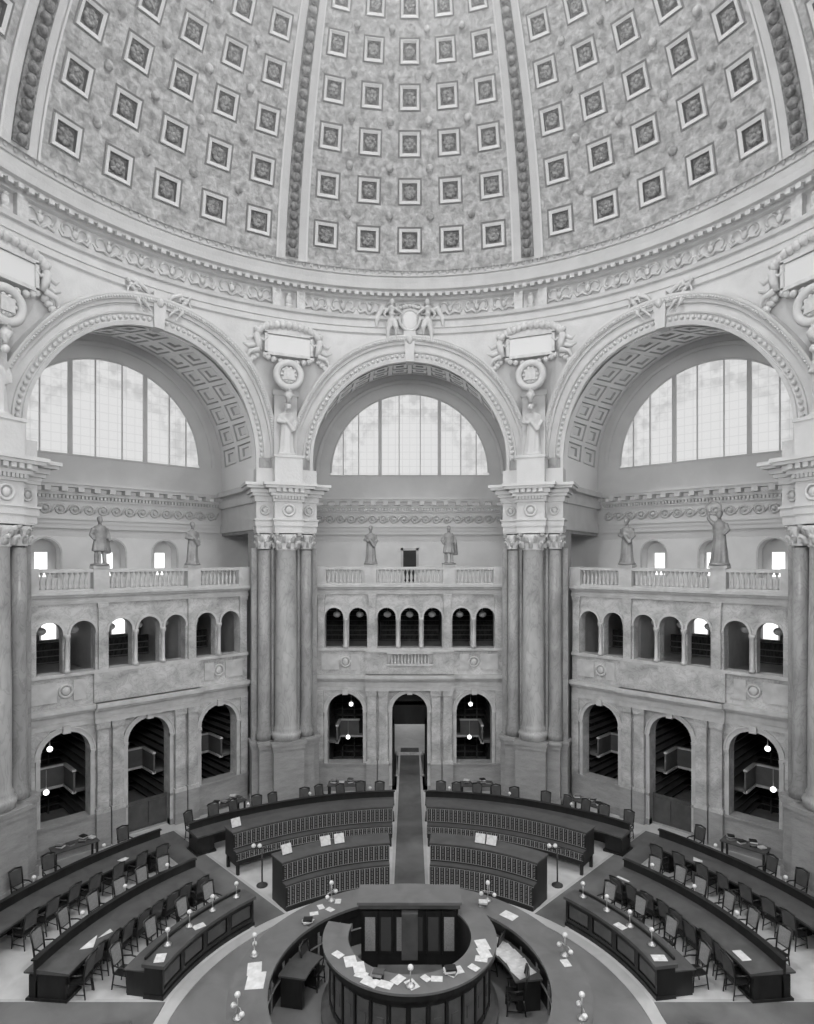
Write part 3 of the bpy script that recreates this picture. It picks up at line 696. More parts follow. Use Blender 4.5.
# ================================================================ PIERS
def pier_meshes():
    """local frame: x tangential, y radial"""
    c, s = cos(R(22.5)), sin(R(22.5))
    def loc(x, y): return (x * c - y * s, x * s + y * c)       # bay (x,y) at +22.5deg pier
    e = loc(4.86, P + .02); bk = loc(5.96, B); oc = loc(8.58, B)
    hull = [(-abs(e[0]), e[1]), (-.95, e[1] - .18), (.95, e[1] - .18), (abs(e[0]), e[1]), (abs(bk[0]), bk[1]), (0, B / c), (-abs(bk[0]), bk[1])]
    f = [(-abs(e[0]), e[1]), (-.95, e[1] - .18), (.95, e[1] - .18), (abs(e[0]), e[1]), (abs(e[0]) + .18, e[1] + 1.2), (-abs(e[0]) - .18, e[1] + 1.2)]
    body = MB(); body.prism(hull, 0, 10.25); body.prism(f, 10.25, 13.05); body.prism(hull, 13.05, ZC)
    ye = e[1] - .18                                              # front face of the pier body
    yc = 15.4
    ped = MB(); colm = MB(); cap = MB(); ent = MB(); side = MB(); att = MB()
    # pedestals
    for x0, x1, y0 in ((-.72, .72, 14.68), (-1.32, -.72, 15.12), (.72, 1.32, 15.12), (-1.62, -1.32, 15.45), (1.32, 1.62, 15.45)):
        ped.box(x0, x1, y0, ye + .3, 0, 2.85)
        ped.box(x0 - .05, x1 + .05, y0 - .06, ye + .3, 0, .4); ped.box(x0 - .04, x1 + .04, y0 - .05, ye + .3, 2.75, 2.95)
        ped.box(x0 - .09, x1 + .09, y0 - .10, ye + .3, 2.95, 3.1)
    # base, shaft, capital of the great column and of the flanking half columns
    colm.lathe([(.68, 3.1), (.68, 3.28), (.72, 3.36), (.66, 3.46), (.58, 3.52), (.6, 3.62), (.55, 3.72), (.53, 3.86), (.53, 7), (.47, 12.2), (.49, 12.25)], (0, yc, 0), 28)
    for x_ in (-1.02, 1.02):
        side.lathe([(.38, 3.1), (.38, 3.3), (.4, 3.38), (.34, 3.5), (.34, 3.62), (.3, 3.74), (.29, 7), (.27, 12.2)], (x_, 15.62, 0), 18)
    for x0, x1, y0 in ((-.68, -.58, 15.55), (.58, .68, 15.55), (-1.6, -1.36, 15.72), (1.36, 1.6, 15.72)): side.box(x0, x1, y0, ye + .3, 3.1, 12.3)
    def capital(x_, y_, r, z0, z1):
        h = z1 - z0
        cap.lathe([(r, 0), (r * 1.06, .05 * h), (r * 1.02, .1 * h), (r * 1.12, .6 * h), (r * 1.4, .85 * h)], (x_, y_, z0), 20)
        for k in range(8):
            for lv, z in ((0, .12), (1, .45)):
                a = 2 * pi * (k + .5 * lv) / 8; q = r * 1.1
                cap.tube([(x_ + q * sin(a), y_ + q * cos(a), z0 + z * h), (x_ + q * 1.12 * sin(a), y_ + q * 1.12 * cos(a), z0 + (z + .25) * h),
                          (x_ + q * 1.4 * sin(a), y_ + q * 1.4 * cos(a), z0 + (z + .33) * h), (x_ + q * 1.42 * sin(a), y_ + q * 1.42 * cos(a), z0 + (z + .22) * h)], [.11 * r / .5, .11 * r / .5, .08 * r / .5, .04], 5)
        for k in range(4):
            a = pi / 4 + k * pi / 2; cap.ball((x_ + r * 1.5 * sin(a), y_ + r * 1.5 * cos(a), z0 + .86 * h), r * .22, n=6)
        cap.box(x_ - r * 1.35, x_ + r * 1.35, y_ - r * 1.35, y_ + r * 1.35, z0 + .92 * h, z1)
    capital(0, yc, .5, 12.2, 13.08); capital(-1.02, 15.62, .3, 12.25, 13.08); capital(1.02, 15.62, .3, 12.25, 13.08)
    # entablature ressaut
    for x0, x1, y0 in ((-.66, .66, 14.8), (-1.45, -.66, 15.2), (.66, 1.45, 15.2)):
        for z0, z1, o in ((13.08, 13.35, 0), (13.35, 13.62, .05), (13.62, 13.7, .1), (13.7, 14.5, 0), (14.5, 14.62, .08), (14.62, 14.76, .1), (14.76, 14.9, .2), (14.9, 15.1, .3), (15.1, 15.22, .5), (15.22, 15.36, .58)):
            oy = o; ent.box(x0 - (o if abs(x0) > .6 or 1 else 0), x1 + o, y0 - oy, ye + .4, z0, z1)
    ent.torus((0, 14.76, 14.1), .26, .06, n=18); ent.ball((0, 14.78, 14.1), .17, 1, .5, 1, 8)
    for x_ in (-1.05, 1.05): ent.torus((x_, 15.17, 14.1), .2, .05, n=14); ent.ball((x_, 15.18, 14.1), .12, 1, .5, 1, 8)
    for i in range(9):
        x_ = -.6 + 1.2 * i / 8; ent.box(x_ - .05, x_ + .05, 14.62, 14.9, 14.62, 14.76)
    for i in range(5):
        x_ = -.56 + 1.12 * i / 4; ent.box(x_ - .09, x_ + .09, 14.36, 14.8, 14.93, 15.1)
    # cornice return running back along the pier flanks to the recessed wall, attic block for the statue
    for sx in (-1, 1):
        for z0, z1, o in ((13.2, 13.62, .1), (13.6, 14.52, .04), (14.5, 14.9, .18), (14.88, 15.12, .1), (15.1, 15.35, .4)):
            q = [(sx * (abs(e[0]) - .1), e[1] - .1), (sx * (abs(e[0]) + o), e[1] - .1), (sx * (abs(bk[0]) + o), bk[1] - .5), (sx * (abs(bk[0]) - .1), bk[1] - .5)]
            ent.prism(q if sx > 0 else q[::-1], z0, z1)
    att.box(-.66, .66, 14.75, 16.5, 15.36, 16.72); att.box(-.72, .72, 14.7, 16.5, 16.6, 16.72)
    for sx in (-1, 1):
        att.box(*sorted((sx * .66, sx * 1.45)), 15.2, 16.5, 15.36, 16.1)
    # narrow backing pilaster behind the statue
    bck = MB(); bck.box(-.55, .55, 15.75, 16.6, 16.7, 19.9); bck.box(-.62, .62, 15.68, 16.6, 19.7, 19.95)
    return dict(body=body.mesh('pier_body', M['column_dark']), ped=ped.mesh('pedestal', M['pedestal']), colm=colm.mesh('column_shaft', M['column']), side=side.mesh('flanking_column', M['column_dark']),
                cap=cap.mesh('capital', M['relief']), ent=ent.mesh('pier_entablature', M['plaster']), att=att.mesh('attic_block', M['plaster']), bck=bck.mesh('attic_pilaster', M['plaster']))
PM = pier_meshes()
for b, az in enumerate((-22.5, 22.5, -67.5, 67.5, -112.5, 112.5, -157.5, 157.5)):
    side = 'left' if az < 0 else 'right'
    lab = {22.5: 'clustered marble column pier just %s of the central bay' % side, 67.5: 'clustered marble column pier cut by the %s edge' % side}.get(abs(az), 'marble pier on the near %s side' % side)
    pr = empty('pillar', rz=-R(az), label=lab, kind='structure', group='clustered marble piers')
    for k in (('body', 'ped', 'colm', 'side', 'cap', 'ent', 'att', 'bck') if abs(az) < 90 else ('body', 'ent')):
        o = bpy.data.objects.new(PM[k].name, PM[k]); COL.objects.link(o); o.parent = pr
        if k not in ('body', 'bck'): o.location = (0, .22, 0)

# ================================================================ FIGURES
def remeshed(mb, name, m, vox):
    me = mb.mesh(name + '_src', m); o = bpy.data.objects.new('tmp', me); COL.objects.link(o)
    r = o.modifiers.new('r', 'REMESH'); r.mode = 'VOXEL'; r.voxel_size = vox
    sm = o.modifiers.new('s', 'SMOOTH'); sm.iterations = 2; sm.factor = .5
    dg = bpy.context.evaluated_depsgraph_get(); nm = bpy.data.meshes.new_from_object(o.evaluated_get(dg))
    nm.name = name; nm.polygons.foreach_set('use_smooth', [True] * len(nm.polygons))
    if not nm.materials: nm.materials.append(m)
    bpy.data.objects.remove(o); return nm
def robed(kind):
    """standing draped figure 1.9 high, front to -Y"""
    b = MB()
    fold = lambda a, z: (.09 * sin(a * 9 + z * 2) + .05 * sin(a * 5 - 1)) * max(0, min(1, (1.25 - z) / .8))
    if kind == 'coat':                      # man in knee-length coat with a cloak, legs apart
        b.tube([(-.13, -.02, .02), (-.13, 0, .45), (-.10, 0, .85)], [.075, .085, .12], 10)
        b.tube([(.15, -.08, .02), (.14, -.05, .45), (.10, 0, .85)], [.075, .085, .12], 10)
        for x, y in ((-.13, -.09), (.15, -.15)): b.ball((x, y, .05), .075, 1, 1.7, .7)
        b.lathe([(.29, .55), (.27, .75), (.22, .98), (.235, 1.2), (.26, 1.38), (.21, 1.5), (.08, 1.55), (.07, 1.62)], n=36, sy=.68, fold=fold)
        b.tube([(.2, .14, 1.45), (.26, .2, 1.0), (.3, .22, .45)], [.12, .16, .18], 8)
        b.tube([(-.23, 0, 1.42), (-.34, -.02, 1.15), (-.25, -.2, .98)], [.085, .07, .05], 8)
        b.tube([(.23, 0, 1.42), (.33, .0, 1.15), (.30, -.14, .92)], [.085, .07, .05], 8)
    elif kind == 'raised':                  # gowned figure lifting a ring overhead
        b.lathe([(.30, .02), (.26, .3), (.22, .8), (.2, 1.05), (.23, 1.3), (.2, 1.46), (.08, 1.52), (.07, 1.6)], n=36, sy=.75, fold=fold)
        b.tube([(-.2, 0, 1.42), (-.34, -.05, 1.6), (-.36, -.08, 1.88)], [.08, .065, .045], 8)
        b.tube([(.2, 0, 1.42), (.3, -.02, 1.2), (.22, -.2, 1.05)], [.085, .07, .05], 8)
        b.torus((-.16, -.08, 1.98), .24, .035, n=18, m=6)
    else:                                   # long robe, arms folded on the breast
        b.lathe([(.30, .02), (.25, .3), (.22, .8), (.2, 1.05), (.23, 1.3), (.2, 1.46), (.08, 1.52), (.07, 1.6)], n=36, sy=.75, fold=fold)
        b.tube([(-.22, 0, 1.42), (-.31, -.02, 1.17), (-.1, -.21, 1.12)], [.085, .07, .05], 8)
        b.tube([(.22, 0, 1.42), (.31, 0, 1.15), (.24, -.18, .98)], [.085, .07, .05], 8)
        b.tube([(-.2, .0, 1.4), (.0, -.2, 1.15), (.22, -.16, .85)], [.06, .07, .1], 6)
    b.ball((0, -.02, 1.74), .115, .88, 1, 1.15, 12); b.ball((0, -.135, 1.72), .022, n=6); b.ball((0, .02, 1.79), .115, .95, 1, .9, 10)
    b.ball((0, -.08, 1.64), .06, 1, .9, 1, 8)
    b.lathe([(.34, 0), (.34, .06), (.3, .08)], n=20)
    return b
ST = {k: remeshed(robed(k), 'figure', M['bronze'], .028) for k in ('robe', 'coat', 'raised')}
def statue(az, x, kind, label, sc=1.05):
    a = R(az); t = empty('bronze_statue', rz=-a, label=label, cat='statue', group='bronze statues on the balustrades')
    t.location = (x * cos(a) + (A + .02) * sin(a), -x * sin(a) + (A + .02) * cos(a), 11.4)
    t.scale = (sc, sc, sc)
    o = bpy.data.objects.new('figure', ST[kind]); COL.objects.link(o); o.parent = t; o.location = (0, 0, .1)
    MB().box(-.3, .3, -.22, .22, 0, .1).build('base', 'marble_trim', t)
statue(0, -1.99, 'robe', 'bronze statue in long robe, left of the two above the central arcade')
statue(0, 1.99, 'coat', 'bronze statue in coat with cloak, right of the two above the central arcade')
statue(-45, -1.99, 'coat', 'bronze statue nearer the left edge on the left balustrade', 1.08)
statue(-45, 1.99, 'robe', 'bronze statue nearer the centre on the left balustrade', 1.05)
statue(45, -1.99, 'robe', 'broad robed bronze statue nearer the centre on the right balustrade', 1.15)
statue(45, 1.99, 'raised', 'bronze statue lifting a ring overhead on the right balustrade', 1.2)
pf = remeshed(robed('robe'), 'figure', M['plaster'], .03)
for az in (-22.5, 22.5, -67.5, 67.5):
    t = empty('plaster_statue', at(15.5, az, 16.73), rz=-R(az), label='tall pale plaster figure standing on the attic block of the pier %s' %
              ('%s of centre' % ('left' if az < 0 else 'right') if abs(az) < 30 else 'at the %s edge' % ('left' if az < 0 else 'right')), cat='statue', group='plaster figures above the piers')
    t.scale = (1.4,) * 3
    o = bpy.data.objects.new('figure', pf); COL.objects.link(o); o.parent = t
# pendentive cartouches
def cartouche():
    tab = MB(); tab.box(-.95, .95, -.06, .3, -.42, .36)
    frm = MB()
    for z in (-.44, .44): frm.box(-1.02, 1.02, -.12, .3, z - .06, z + .06)
    for x in (-.96, .96): frm.box(x - .06, x + .06, -.12, .3, -.44, .44)
    frm.add([(1.2 * cos(pi * i / 16), y, .4 + .42 * sin(pi * i / 16)) for y in (.0, .3) for i in range(17)], [tuple(range(17)), tuple(range(17, 34))[::-1]] + [(i, i + 17, i + 18, i + 1) for i in range(16)])
    for i in range(15):                     # scrolled crest over and swags round the tablet
        a = pi * (i + .5) / 15; frm.ball((1.25 * cos(a), -.02, .42 + .42 * sin(a)), .17, n=6)
    for i in range(9):
        a = pi + pi * (i + .5) / 9; frm.ball((1.0 * cos(a), 0, -.45 + .28 * sin(a)), .13, n=6)
    wr = MB(); wr.torus((0, 0, -1.25), .52, .15, n=28, m=8)
    bos = MB(); bos.ball((0, .1, -1.25), .42, 1, .4, 1, 12); bos.box(-.22, .22, -.12, .1, -1.47, -1.03)
    for k in range(10):
        a = 2 * pi * k / 10; bos.ball((.3 * cos(a), -.02, -1.25 + .3 * sin(a)), .07, n=6)
    drop = MB(); drop.tube([(0, 0, -1.85), (0, -.05, -2.1), (0, 0, -2.45)], [.12, .2, .08], 8); drop.ball((0, 0, -2.6), .13, n=8)
    fig = MB()                               # small seated winged figure beside the tablet
    fig.tube([(0, 0, -.35), (.03, -.05, 0), (.08, -.02, .28), (.1, -.03, .4)], [.17, .15, .16, .06], 8); fig.ball((.11, -.06, .52), .11, n=8)
    fig.tube([(0, -.05, -.35), (.35, -.12, -.45), (.55, -.05, -.85)], [.13, .09, .05], 7)
    fig.tube([(.0, 0, .2), (-.2, -.12, .05), (-.35, -.1, .2)], [.07, .055, .04], 6)
    fig.tube([(.15, .05, .25), (.45, .1, .1), (.8, .05, .38), (1.0, 0, .3)], [.1, .12, .07, .03], 6)
    fig.tube([(.1, .05, -.1), (.4, .08, -.2), (.65, .05, -.1)], [.14, .1, .05], 6)
    for k in range(8): fig.ball((.05 + .07 * k, .05, -.55 - .06 * k + .1 * (k % 2)), .12, n=6)
    return dict(t=tab.mesh('tablet', M['coffer_frame']), f=frm.mesh('frame', M['relief']), w=wr.mesh('wreath', M['plaster']), b=bos.mesh('boss', M['relief']), d=drop.mesh('pendant', M['relief']), g=fig.mesh('cherub', M['plaster']))
CT = cartouche()
for az in (-22.5, 22.5, -67.5, 67.5):
    t = empty('wall_cartouche', at(15.02, az, 21.92), rz=-R(az), label='plaster cartouche with blank tablet and wreath %s' %
              ('left of the central great arch' if az == -22.5 else 'right of the central great arch' if az == 22.5 else 'at the far %s edge' % ('left' if az < 0 else 'right')), cat='ornament', group='spandrel cartouches')
    t.scale = (1.12,) * 3
    for k in 'tfwbd':
        o = bpy.data.objects.new(CT[k].name, CT[k]); COL.objects.link(o); o.parent = t
    for s in (1, -1):
        o = bpy.data.objects.new('cherub', CT['g']); COL.objects.link(o); o.parent = t; o.location = (s * 1.25, 0, 0); o.scale = (s, 1, 1)
# keystones with figures
def angel():
    b = MB()
    b.tube([(0, 0, .9), (.0, -.05, 1.2), (.02, 0, 1.45), (.02, 0, 1.58)], [.17, .15, .17, .06], 10)
    b.ball((.02, -.04, 1.72), .12, .9, 1, 1.15, 10)
    b.tube([(.08, 0, .95), (.2, -.12, .6), (.16, -.02, .08)], [.15, .11, .06], 8); b.tube([(-.06, 0, .95), (-.14, -.05, .5), (-.2, 0, 0)], [.15, .11, .06], 8)
    b.tube([(.18, 0, 1.45), (.36, -.06, 1.3), (.5, -.08, 1.12)], [.07, .06, .04], 6); b.tube([(-.16, 0, 1.45), (-.32, -.05, 1.2), (-.22, -.16, 1.02)], [.07, .06, .04], 6)
    b.tube([(-.05, .1, 1.35), (-.4, .12, 1.5), (-.62, .1, 1.1), (-.66, .08, .7)], [.09, .16, .13, .04], 6)
    return b
an = remeshed(angel(), 'figure', M['plaster'], .035)
for s in (1, -1):
    t = empty('winged_figure', (s * .88, 14.72, 22.35), label='winged plaster figure on the %s of the medallion over the central arch' % ('right' if s > 0 else 'left'), cat='statue', group='winged figures at the central keystone')
    o = bpy.data.objects.new('figure', an); COL.objects.link(o); o.parent = t; o.scale = (-s * 1.15, 1.15, 1.15)
t = empty('medallion', (0, 14.9, 23.5), label='oval plaster medallion between the two winged figures', cat='ornament')
MB().ball((0, 0, 0), .42, 1, .35, 1.25, 16).build('shield', 'coffer_frame', t); MB().torus((0, -.05, 0), .5, .08, n=24).build('wreath', 'relief', t)
cr = MB()
for k in range(7): cr.ball((-.45 + .15 * k, 0, .62 + .1 * sin(pi * k / 6)), .1, n=6)
cr.build('crest', 'relief', t)
kst = MB(); kst.add([(-.2, 14.9, 21.5), (.2, 14.9, 21.5), (.3, 14.75, 22.95), (-.3, 14.75, 22.95), (-.2, 15.5, 21.5), (.2, 15.5, 21.5), (.3, 15.5, 22.95), (-.3, 15.5, 22.95)],
                     [(0, 1, 2, 3), (0, 3, 7, 4), (1, 5, 6, 2), (0, 4, 5, 1), (2, 6, 7, 3)])
kst.ball((0, 14.8, 22.55), .2, .8, .7, 1.1, 8)
km = kst.mesh('keystone', M['plaster'])
for az in (0, 45, -45):
    o = bpy.data.objects.new('keystone', km); COL.objects.link(o); o.parent = walls[az]
    if az:
        o = bpy.data.objects.new('keystone_figure', an); COL.objects.link(o); o.parent = walls[az]; o.location = (.5, 14.85, 22.0); o.rotation_euler = (0, R(35), 0); o.scale = (.8,) * 3
        o = bpy.data.objects.new('keystone_figure', an); COL.objects.link(o); o.parent = walls[az]; o.location = (-.5, 14.85, 22.0); o.rotation_euler = (0, R(-35), 0); o.scale = (-.8, .8, .8)

# ================================================================ READER DESKS
def desk_front(ro_, az0, az1, label, group):
    """innermost low panelled desk: panelled front to the centre, top, end panels, lower outer ledge"""
    t = empty('reader_desk', label=label, cat='desk', group=group); s = 1 if az1 > az0 else -1
    r0, r1 = 6.62, 7.2
    MB().arc(r0 + .1, r1, .12, .86, az0, az1).build('carcase', 'wood', t)
    MB().arc(r0 + .02, r1 + .02, 0.0, .12, az0 - s * .2, az1 + s * .2).build('plinth', 'wood', t)
    MB().arc(r0 - .02, r1 + .05, .86, .95, az0 - s * .4, az1 + s * .4).build('tabletop', 'wood_mid', t)
    n = 4
    for i in range(n):
        a, b = az0 + (az1 - az0) * i / n, az0 + (az1 - az0) * (i + 1) / n; e = s * .45
        f = MB(); f.arc(r0 + .05, r0 + .11, .16, .84, a, a + e * 1.4); f.arc(r0 + .05, r0 + .11, .16, .84, b - e * 1.4, b); f.arc(r0 + .05, r0 + .11, .16, .26, a, b); f.arc(r0 + .05, r0 + .11, .74, .84, a, b)
        fo = f.build('front_panel', 'wood', t)
        g_ = MB(); g_.arc(r0 + .07, r0 + .1, .32, .68, a + e * 2.4, b - e * 2.4); g_.build('raised_field', 'wood_mid', fo)
    MB().arc(r1, r1 + .62, .70, .75, az0, az1, z1b=.72).build('reading_ledge', 'wood_mid', t)
    MB().arc(r1 + .02, r1 + .08, .95, 1.02, az0 + s, az1 - s).build('book_stop', 'wood', t)
    for a in (az0 + s * .8, (az0 + az1) / 2, az1 - s * .8):
        MB().arc(r1, r1 + .55, 0, .70, a - .35, a + .35, 1).build('leg', 'wood', t)
    return t
def desk_row(rs, az0, az1, label, group, wide=.85, pan='wood', ridge=1.14):
    """desk with one broad sloping top towards the centre and a raised spine behind it"""
    t = empty('reader_desk', label=label, cat='desk', group=group); s = 1 if az1 > az0 else -1
    r0 = rs - wide
    MB().arc(r0, rs, .74, .80, az0, az1, z1b=.86).build('tabletop', 'wood_mid', t)
    MB().arc(r0 + .03, rs, .66, .74, az0 + s * .2, az1 - s * .2).build('apron', 'wood', t)
    sp = MB(); sp.arc(rs, rs + .08, .55, ridge - .04, az0, az1); sp.arc(rs - .03, rs + .13, ridge - .04, ridge, az0 - s * .2, az1 + s * .2); sp.build('spine', 'wood', t)
    MB().arc(rs + .08, rs + .36, .74, .79, az0, az1).build('back_ledge', 'wood_mid', t)
    MB().arc(rs, rs + .06, .04, .55, az0 + s * .3, az1 - s * .3).build('modesty_panel', 'wood', t)
    nseg = 3
    for a in (az0 + s * 1.9, az1 - s * 1.9):
        MB().arc(r0 + .12, rs + .25, .06, .68, a - 1.6, a + 1.6, 2).build('pedestal', 'wood', t); MB().arc(r0 + .06, rs + .31, 0, .08, a - 1.9, a + 1.9, 2).build('foot', 'wood', t)
    for k in range(1, nseg):
        a = az0 + (az1 - az0) * k / nseg; MB().arc(r0 + .3, rs, .0, .68, a - .5, a + .5, 1).build('leg', 'wood', t)
    return t
for s, side in ((1, 'right'), (-1, 'left')):
    desk_front(0, s * 48.8, s * 81.2, 'low curved panelled desk nearest the round counter on the %s' % side, 'curved reader desks')
    desk_row(9.98, s * 49.6, s * 84.4, 'long curved reading desk in the middle of three rows on the %s' % side, 'curved reader desks', .92)
    desk_row(13.2, s * 48.0, s * 84.5, 'long curved reading desk closest to the wall on the %s' % side, 'curved reader desks')
    desk_row(12.9, s * 3.2, s * 43.3, 'long curved desk behind the card catalogues, %s of the centre carpet' % side, 'curved reader desks', .7)
    desk_front(0, s * 98.5, s * 125, 'low panelled desk whose end shows at the bottom %s' % side, 'curved reader desks')
    desk_row(9.98, s * 95.6, s * 112, 'reading desk end poking up at the bottom edge on the %s' % side, 'curved reader desks', .85)

# ---------------------------------------------------------------- card catalogues
knob = MB()
def catalogue(az0, az1, lab, rl, ru, rb, legs, group='card catalogues'):
    t = empty('card_catalogue', label=lab, cat='cabinet', group=group); s = 1 if az1 > az0 else -1
    h1, h2 = .86, 1.56; z0 = .5 if legs else .1
    MB().arc(rl, ru, z0, h1, az0, az1).build('lower_case', 'wood', t)
    MB().arc(ru, rb, z0, h2 - .05, az0, az1).build('upper_case', 'wood', t)
    MB().arc(rl - .03, ru + .02, h1, h1 + .035, az0, az1).build('ledge', 'wood_mid', t)
    MB().arc(ru - .04, rb + .04, h2 - .05, h2, az0 - s * .2, az1 + s * .2).build('cabinet_top', 'wood_mid', t)
    if legs:
        for k in range(4):
            a = az0 + (az1 - az0) * k / 3 + (s * .5 if k == 0 else -s * .5 if k == 3 else 0)
            for r_ in (rl + .06, rb - .06): MB().arc(r_ - .05, r_ + .05, 0, z0, a - .3, a + .3, 1).build('leg', 'wood', t)
        MB().arc(ru, rb - .1, .25, z0, az0, az0 + (az1 - az0) * .985).build('lower_shelf', 'wood', t)
    else: MB().arc(rl - .03, rb, 0, .12, az0, az1).build('plinth', 'wood', t)
    # drawer fronts: bright stiles between columns, label holders and knobs row by row
    L_ = abs(az1 - az0) * pi / 180 * rl; nc = int(L_ / .172); st = MB(); cells = []
    for i in range(nc):
        a = az0 + (az1 - az0) * (i + .5) / nc; da = abs(az1 - az0) / nc
        st_a = az0 + (az1 - az0) * i / nc
        for (r_, za, zb, rows) in ((rl, z0 + .06, h1 - .05, 2 if legs else 5), (ru, h1 + .09, h2 - .1, 4)):
            st.arc(r_ - .022, r_, za, zb, st_a - da * .085, st_a + da * .085, 1)
            for q in range(rows): cells.append((r_, a, da, za + (zb - za) * q / rows, za + (zb - za) * (q + 1) / rows))
    cells.sort(key=lambda c: -c[3])
    rest = MB()
    for k, (r_, a, da, zz0, zz1) in enumerate(cells):
        mb = MB() if k < 100 else rest; mb.cur = 0
        mb.arc(r_ - .012, r_ + .01, zz0 + .012, zz1 - .012, a - da * .36, a + da * .36, 1)
        zc = (zz0 + zz1) / 2; mb.cur = 1
        mb.arc(r_ - .024, r_ - .01, zc + .01, zc + .032, a - da * .13, a + da * .13, 1)
        mb.arc(r_ - .045, r_ - .01, zc - .035, zc - .015, a - da * .1, a + da * .1, 1)
        if k < 100: mb.build('drawer', 'drawer', t).data.materials.append(M['label'])
    o = rest.build('drawer', 'drawer', t); o.data.materials.append(M['label']); o['kind'] = 'stuff'
    for r_, za, zb in ((rl, z0 + .06, h1 - .05), (ru, h1 + .09, h2 - .1)):
        for z in (za, zb): st.arc(r_ - .012, r_, z - .006, z + .006, az0, az1)
    st.build('face_frame', 'stilewood', t)
    return t
for s, side in ((1, 'right'), (-1, 'left')):
    catalogue(s * 6.2, s * 38.7, 'curved card catalogue nearest the round counter, %s of the centre carpet' % side, 6.62, 6.86, 7.62, False)
    catalogue(s * 4.1, s * 40.8, 'curved card catalogue on legs in the second row, %s of the centre carpet' % side, 9.85, 10.1, 10.8, True)

# ---------------------------------------------------------------- ring counter
CY = .15
ct = empty('ring_counter', (0, CY, 0), label='broad round counter encircling the central desk', cat='counter')
MB().lathe([(3.5, 1.17), (3.5, 1.25), (4.45, 1.25), (4.45, 1.17)], n=96, smooth=False, ring=True).build('counter_top', 'wood_light', ct)
MB().lathe([(3.58, .9), (3.56, 1.17), (4.38, 1.17), (4.36, .9)], n=96, smooth=False, ring=True).build('apron', 'wood', ct)
inn = MB(); inn.lathe([(3.62, 0.0), (3.62, .95), (3.9, .95), (3.9, 0)], n=96, smooth=False, ring=True); inn.build('inner_case', 'wood', ct)
MB().lathe([(4.15, 0.0), (4.15, .95), (4.25, .95), (4.25, 0)], n=96, smooth=False, ring=True).build('outer_case', 'wood', ct)
pg = MB()
for i in range(90):
    a = i * 4
    if i % 3 == 0: pg.arc(3.58, 3.62, .02, .95, a, a + .7, 1)
    pg.arc(3.57, 3.62, .5, .52, a, a + 4, 1)
    if rnd.random() < .5: pg.arc(3.585, 3.62, .55, .68 + rnd.random() * .15, a + 1, a + 1.5 + rnd.random() * 2, 1)
pg.build('pigeonhole_front', 'cane', ct)
# ---------------------------------------------------------------- central desk
CDY, CR, CH = .7, 2.26, 2.0
cdk = empty('central_desk', (0, CDY, 0), label='round superintendent desk with panelled drum at the centre of the hall', cat='desk')
MB().lathe([(2.0, 0), (2.0, .35), (2.05, .4), (2.05, 1.7), (1.98, 1.7), (1.98, 0)], n=72, smooth=False, ring=True, a0=48, a1=284).build('drum', 'wood', cdk)
def rimarc(mb, r0, r1, z0, z1, a0, a1): mb.arc(r0, r1, z0, z1, a0, a1, 72)
m_ = MB(); rimarc(m_, 1.6, CR, CH - .06, CH, 48, 292 - 8); m_.build('rim_top', 'wood_light', cdk)
m_ = MB(); rimarc(m_, 2.02, CR - .02, CH - .2, CH - .06, 48, 284); rimarc(m_, 2.02, CR - .1, CH - .3, CH - .2, 48, 284); m_.build('rim_moulding', 'wood', cdk)
m_ = MB(); rimarc(m_, 1.62, 1.7, 0, CH - .06, 48, 284); m_.build('inner_lining', 'wood', cdk)
for i in range(14):
    a = 92 + i * 176 / 14.0; b = a + 176 / 14.0
    f = MB(); f.arc(2.04, 2.10, .5, 1.68, a, a + 1.6, 1); f.arc(2.04, 2.09, .5, .62, a, b, 2); f.arc(2.04, 2.09, 1.58, 1.68, a, b, 2)
    fo = f.build('drum_panel', 'wood', cdk)
    f = MB(); f.arc(2.045, 2.07, .66, 1.54, a + 2.4, b - .8, 2); f.arc(2.06, 2.085, .95, 1.25, a + 4.5, b - 3, 2); f.build('grille', 'wood_mid', fo)
m_ = MB(); m_.lathe([(2.0, 0), (2.3, .0), (2.3, .3), (2.2, .34), (2.0, .36)], n=72, smooth=False, ring=True); m_.build('step', 'wood_mid', cdk)
# tall back case with flat canopy
cb = empty('book_lift_cabinet', (0, 0, 0), label='tall dark cabinet with flat grey top behind the round central desk', cat='cabinet')
MB().box(-1.34, 1.34, 1.6, 2.2, 0, 2.25).build('case', 'wood', cb)
MB().box(-1.44, 1.42, 1.38, 2.32, 2.34, 2.42).build('cabinet_top', 'wood_light', cb)
MB().box(-1.40, 1.38, 1.42, 2.28, 2.22, 2.34).build('cornice', 'wood_mid', cb)
for i in range(6):
    x = -1.3 + i * .435
    d_ = MB(); d_.box(x + .02, x + .40, 1.56, 1.6, .9, 2.1); do = d_.build('door', 'wood', cb)
    d_ = MB(); d_.box(x + .07, x + .35, 1.54, 1.57, 1.0, 1.92); d_.build('door_panel', 'dark' if i in (1, 3, 4) else 'cane', do)
MB().box(-.22, .22, 1.3, 1.58, .9, 2.15).build('lift_shaft', 'wood_mid', cb)
lt = empty('writing_table', (0, .62, 0), label='small dark table inside the round central desk', cat='table')
MB().box(-.85, .85, -.35, .35, .95, 1.0).build('table_top', 'wood_mid', lt)
for sx in (-.78, .78):
    for sy in (-.3, .3): MB().box(sx - .04, sx + .04, sy - .04, sy + .04, 0, .95).build('leg', 'wood', lt)
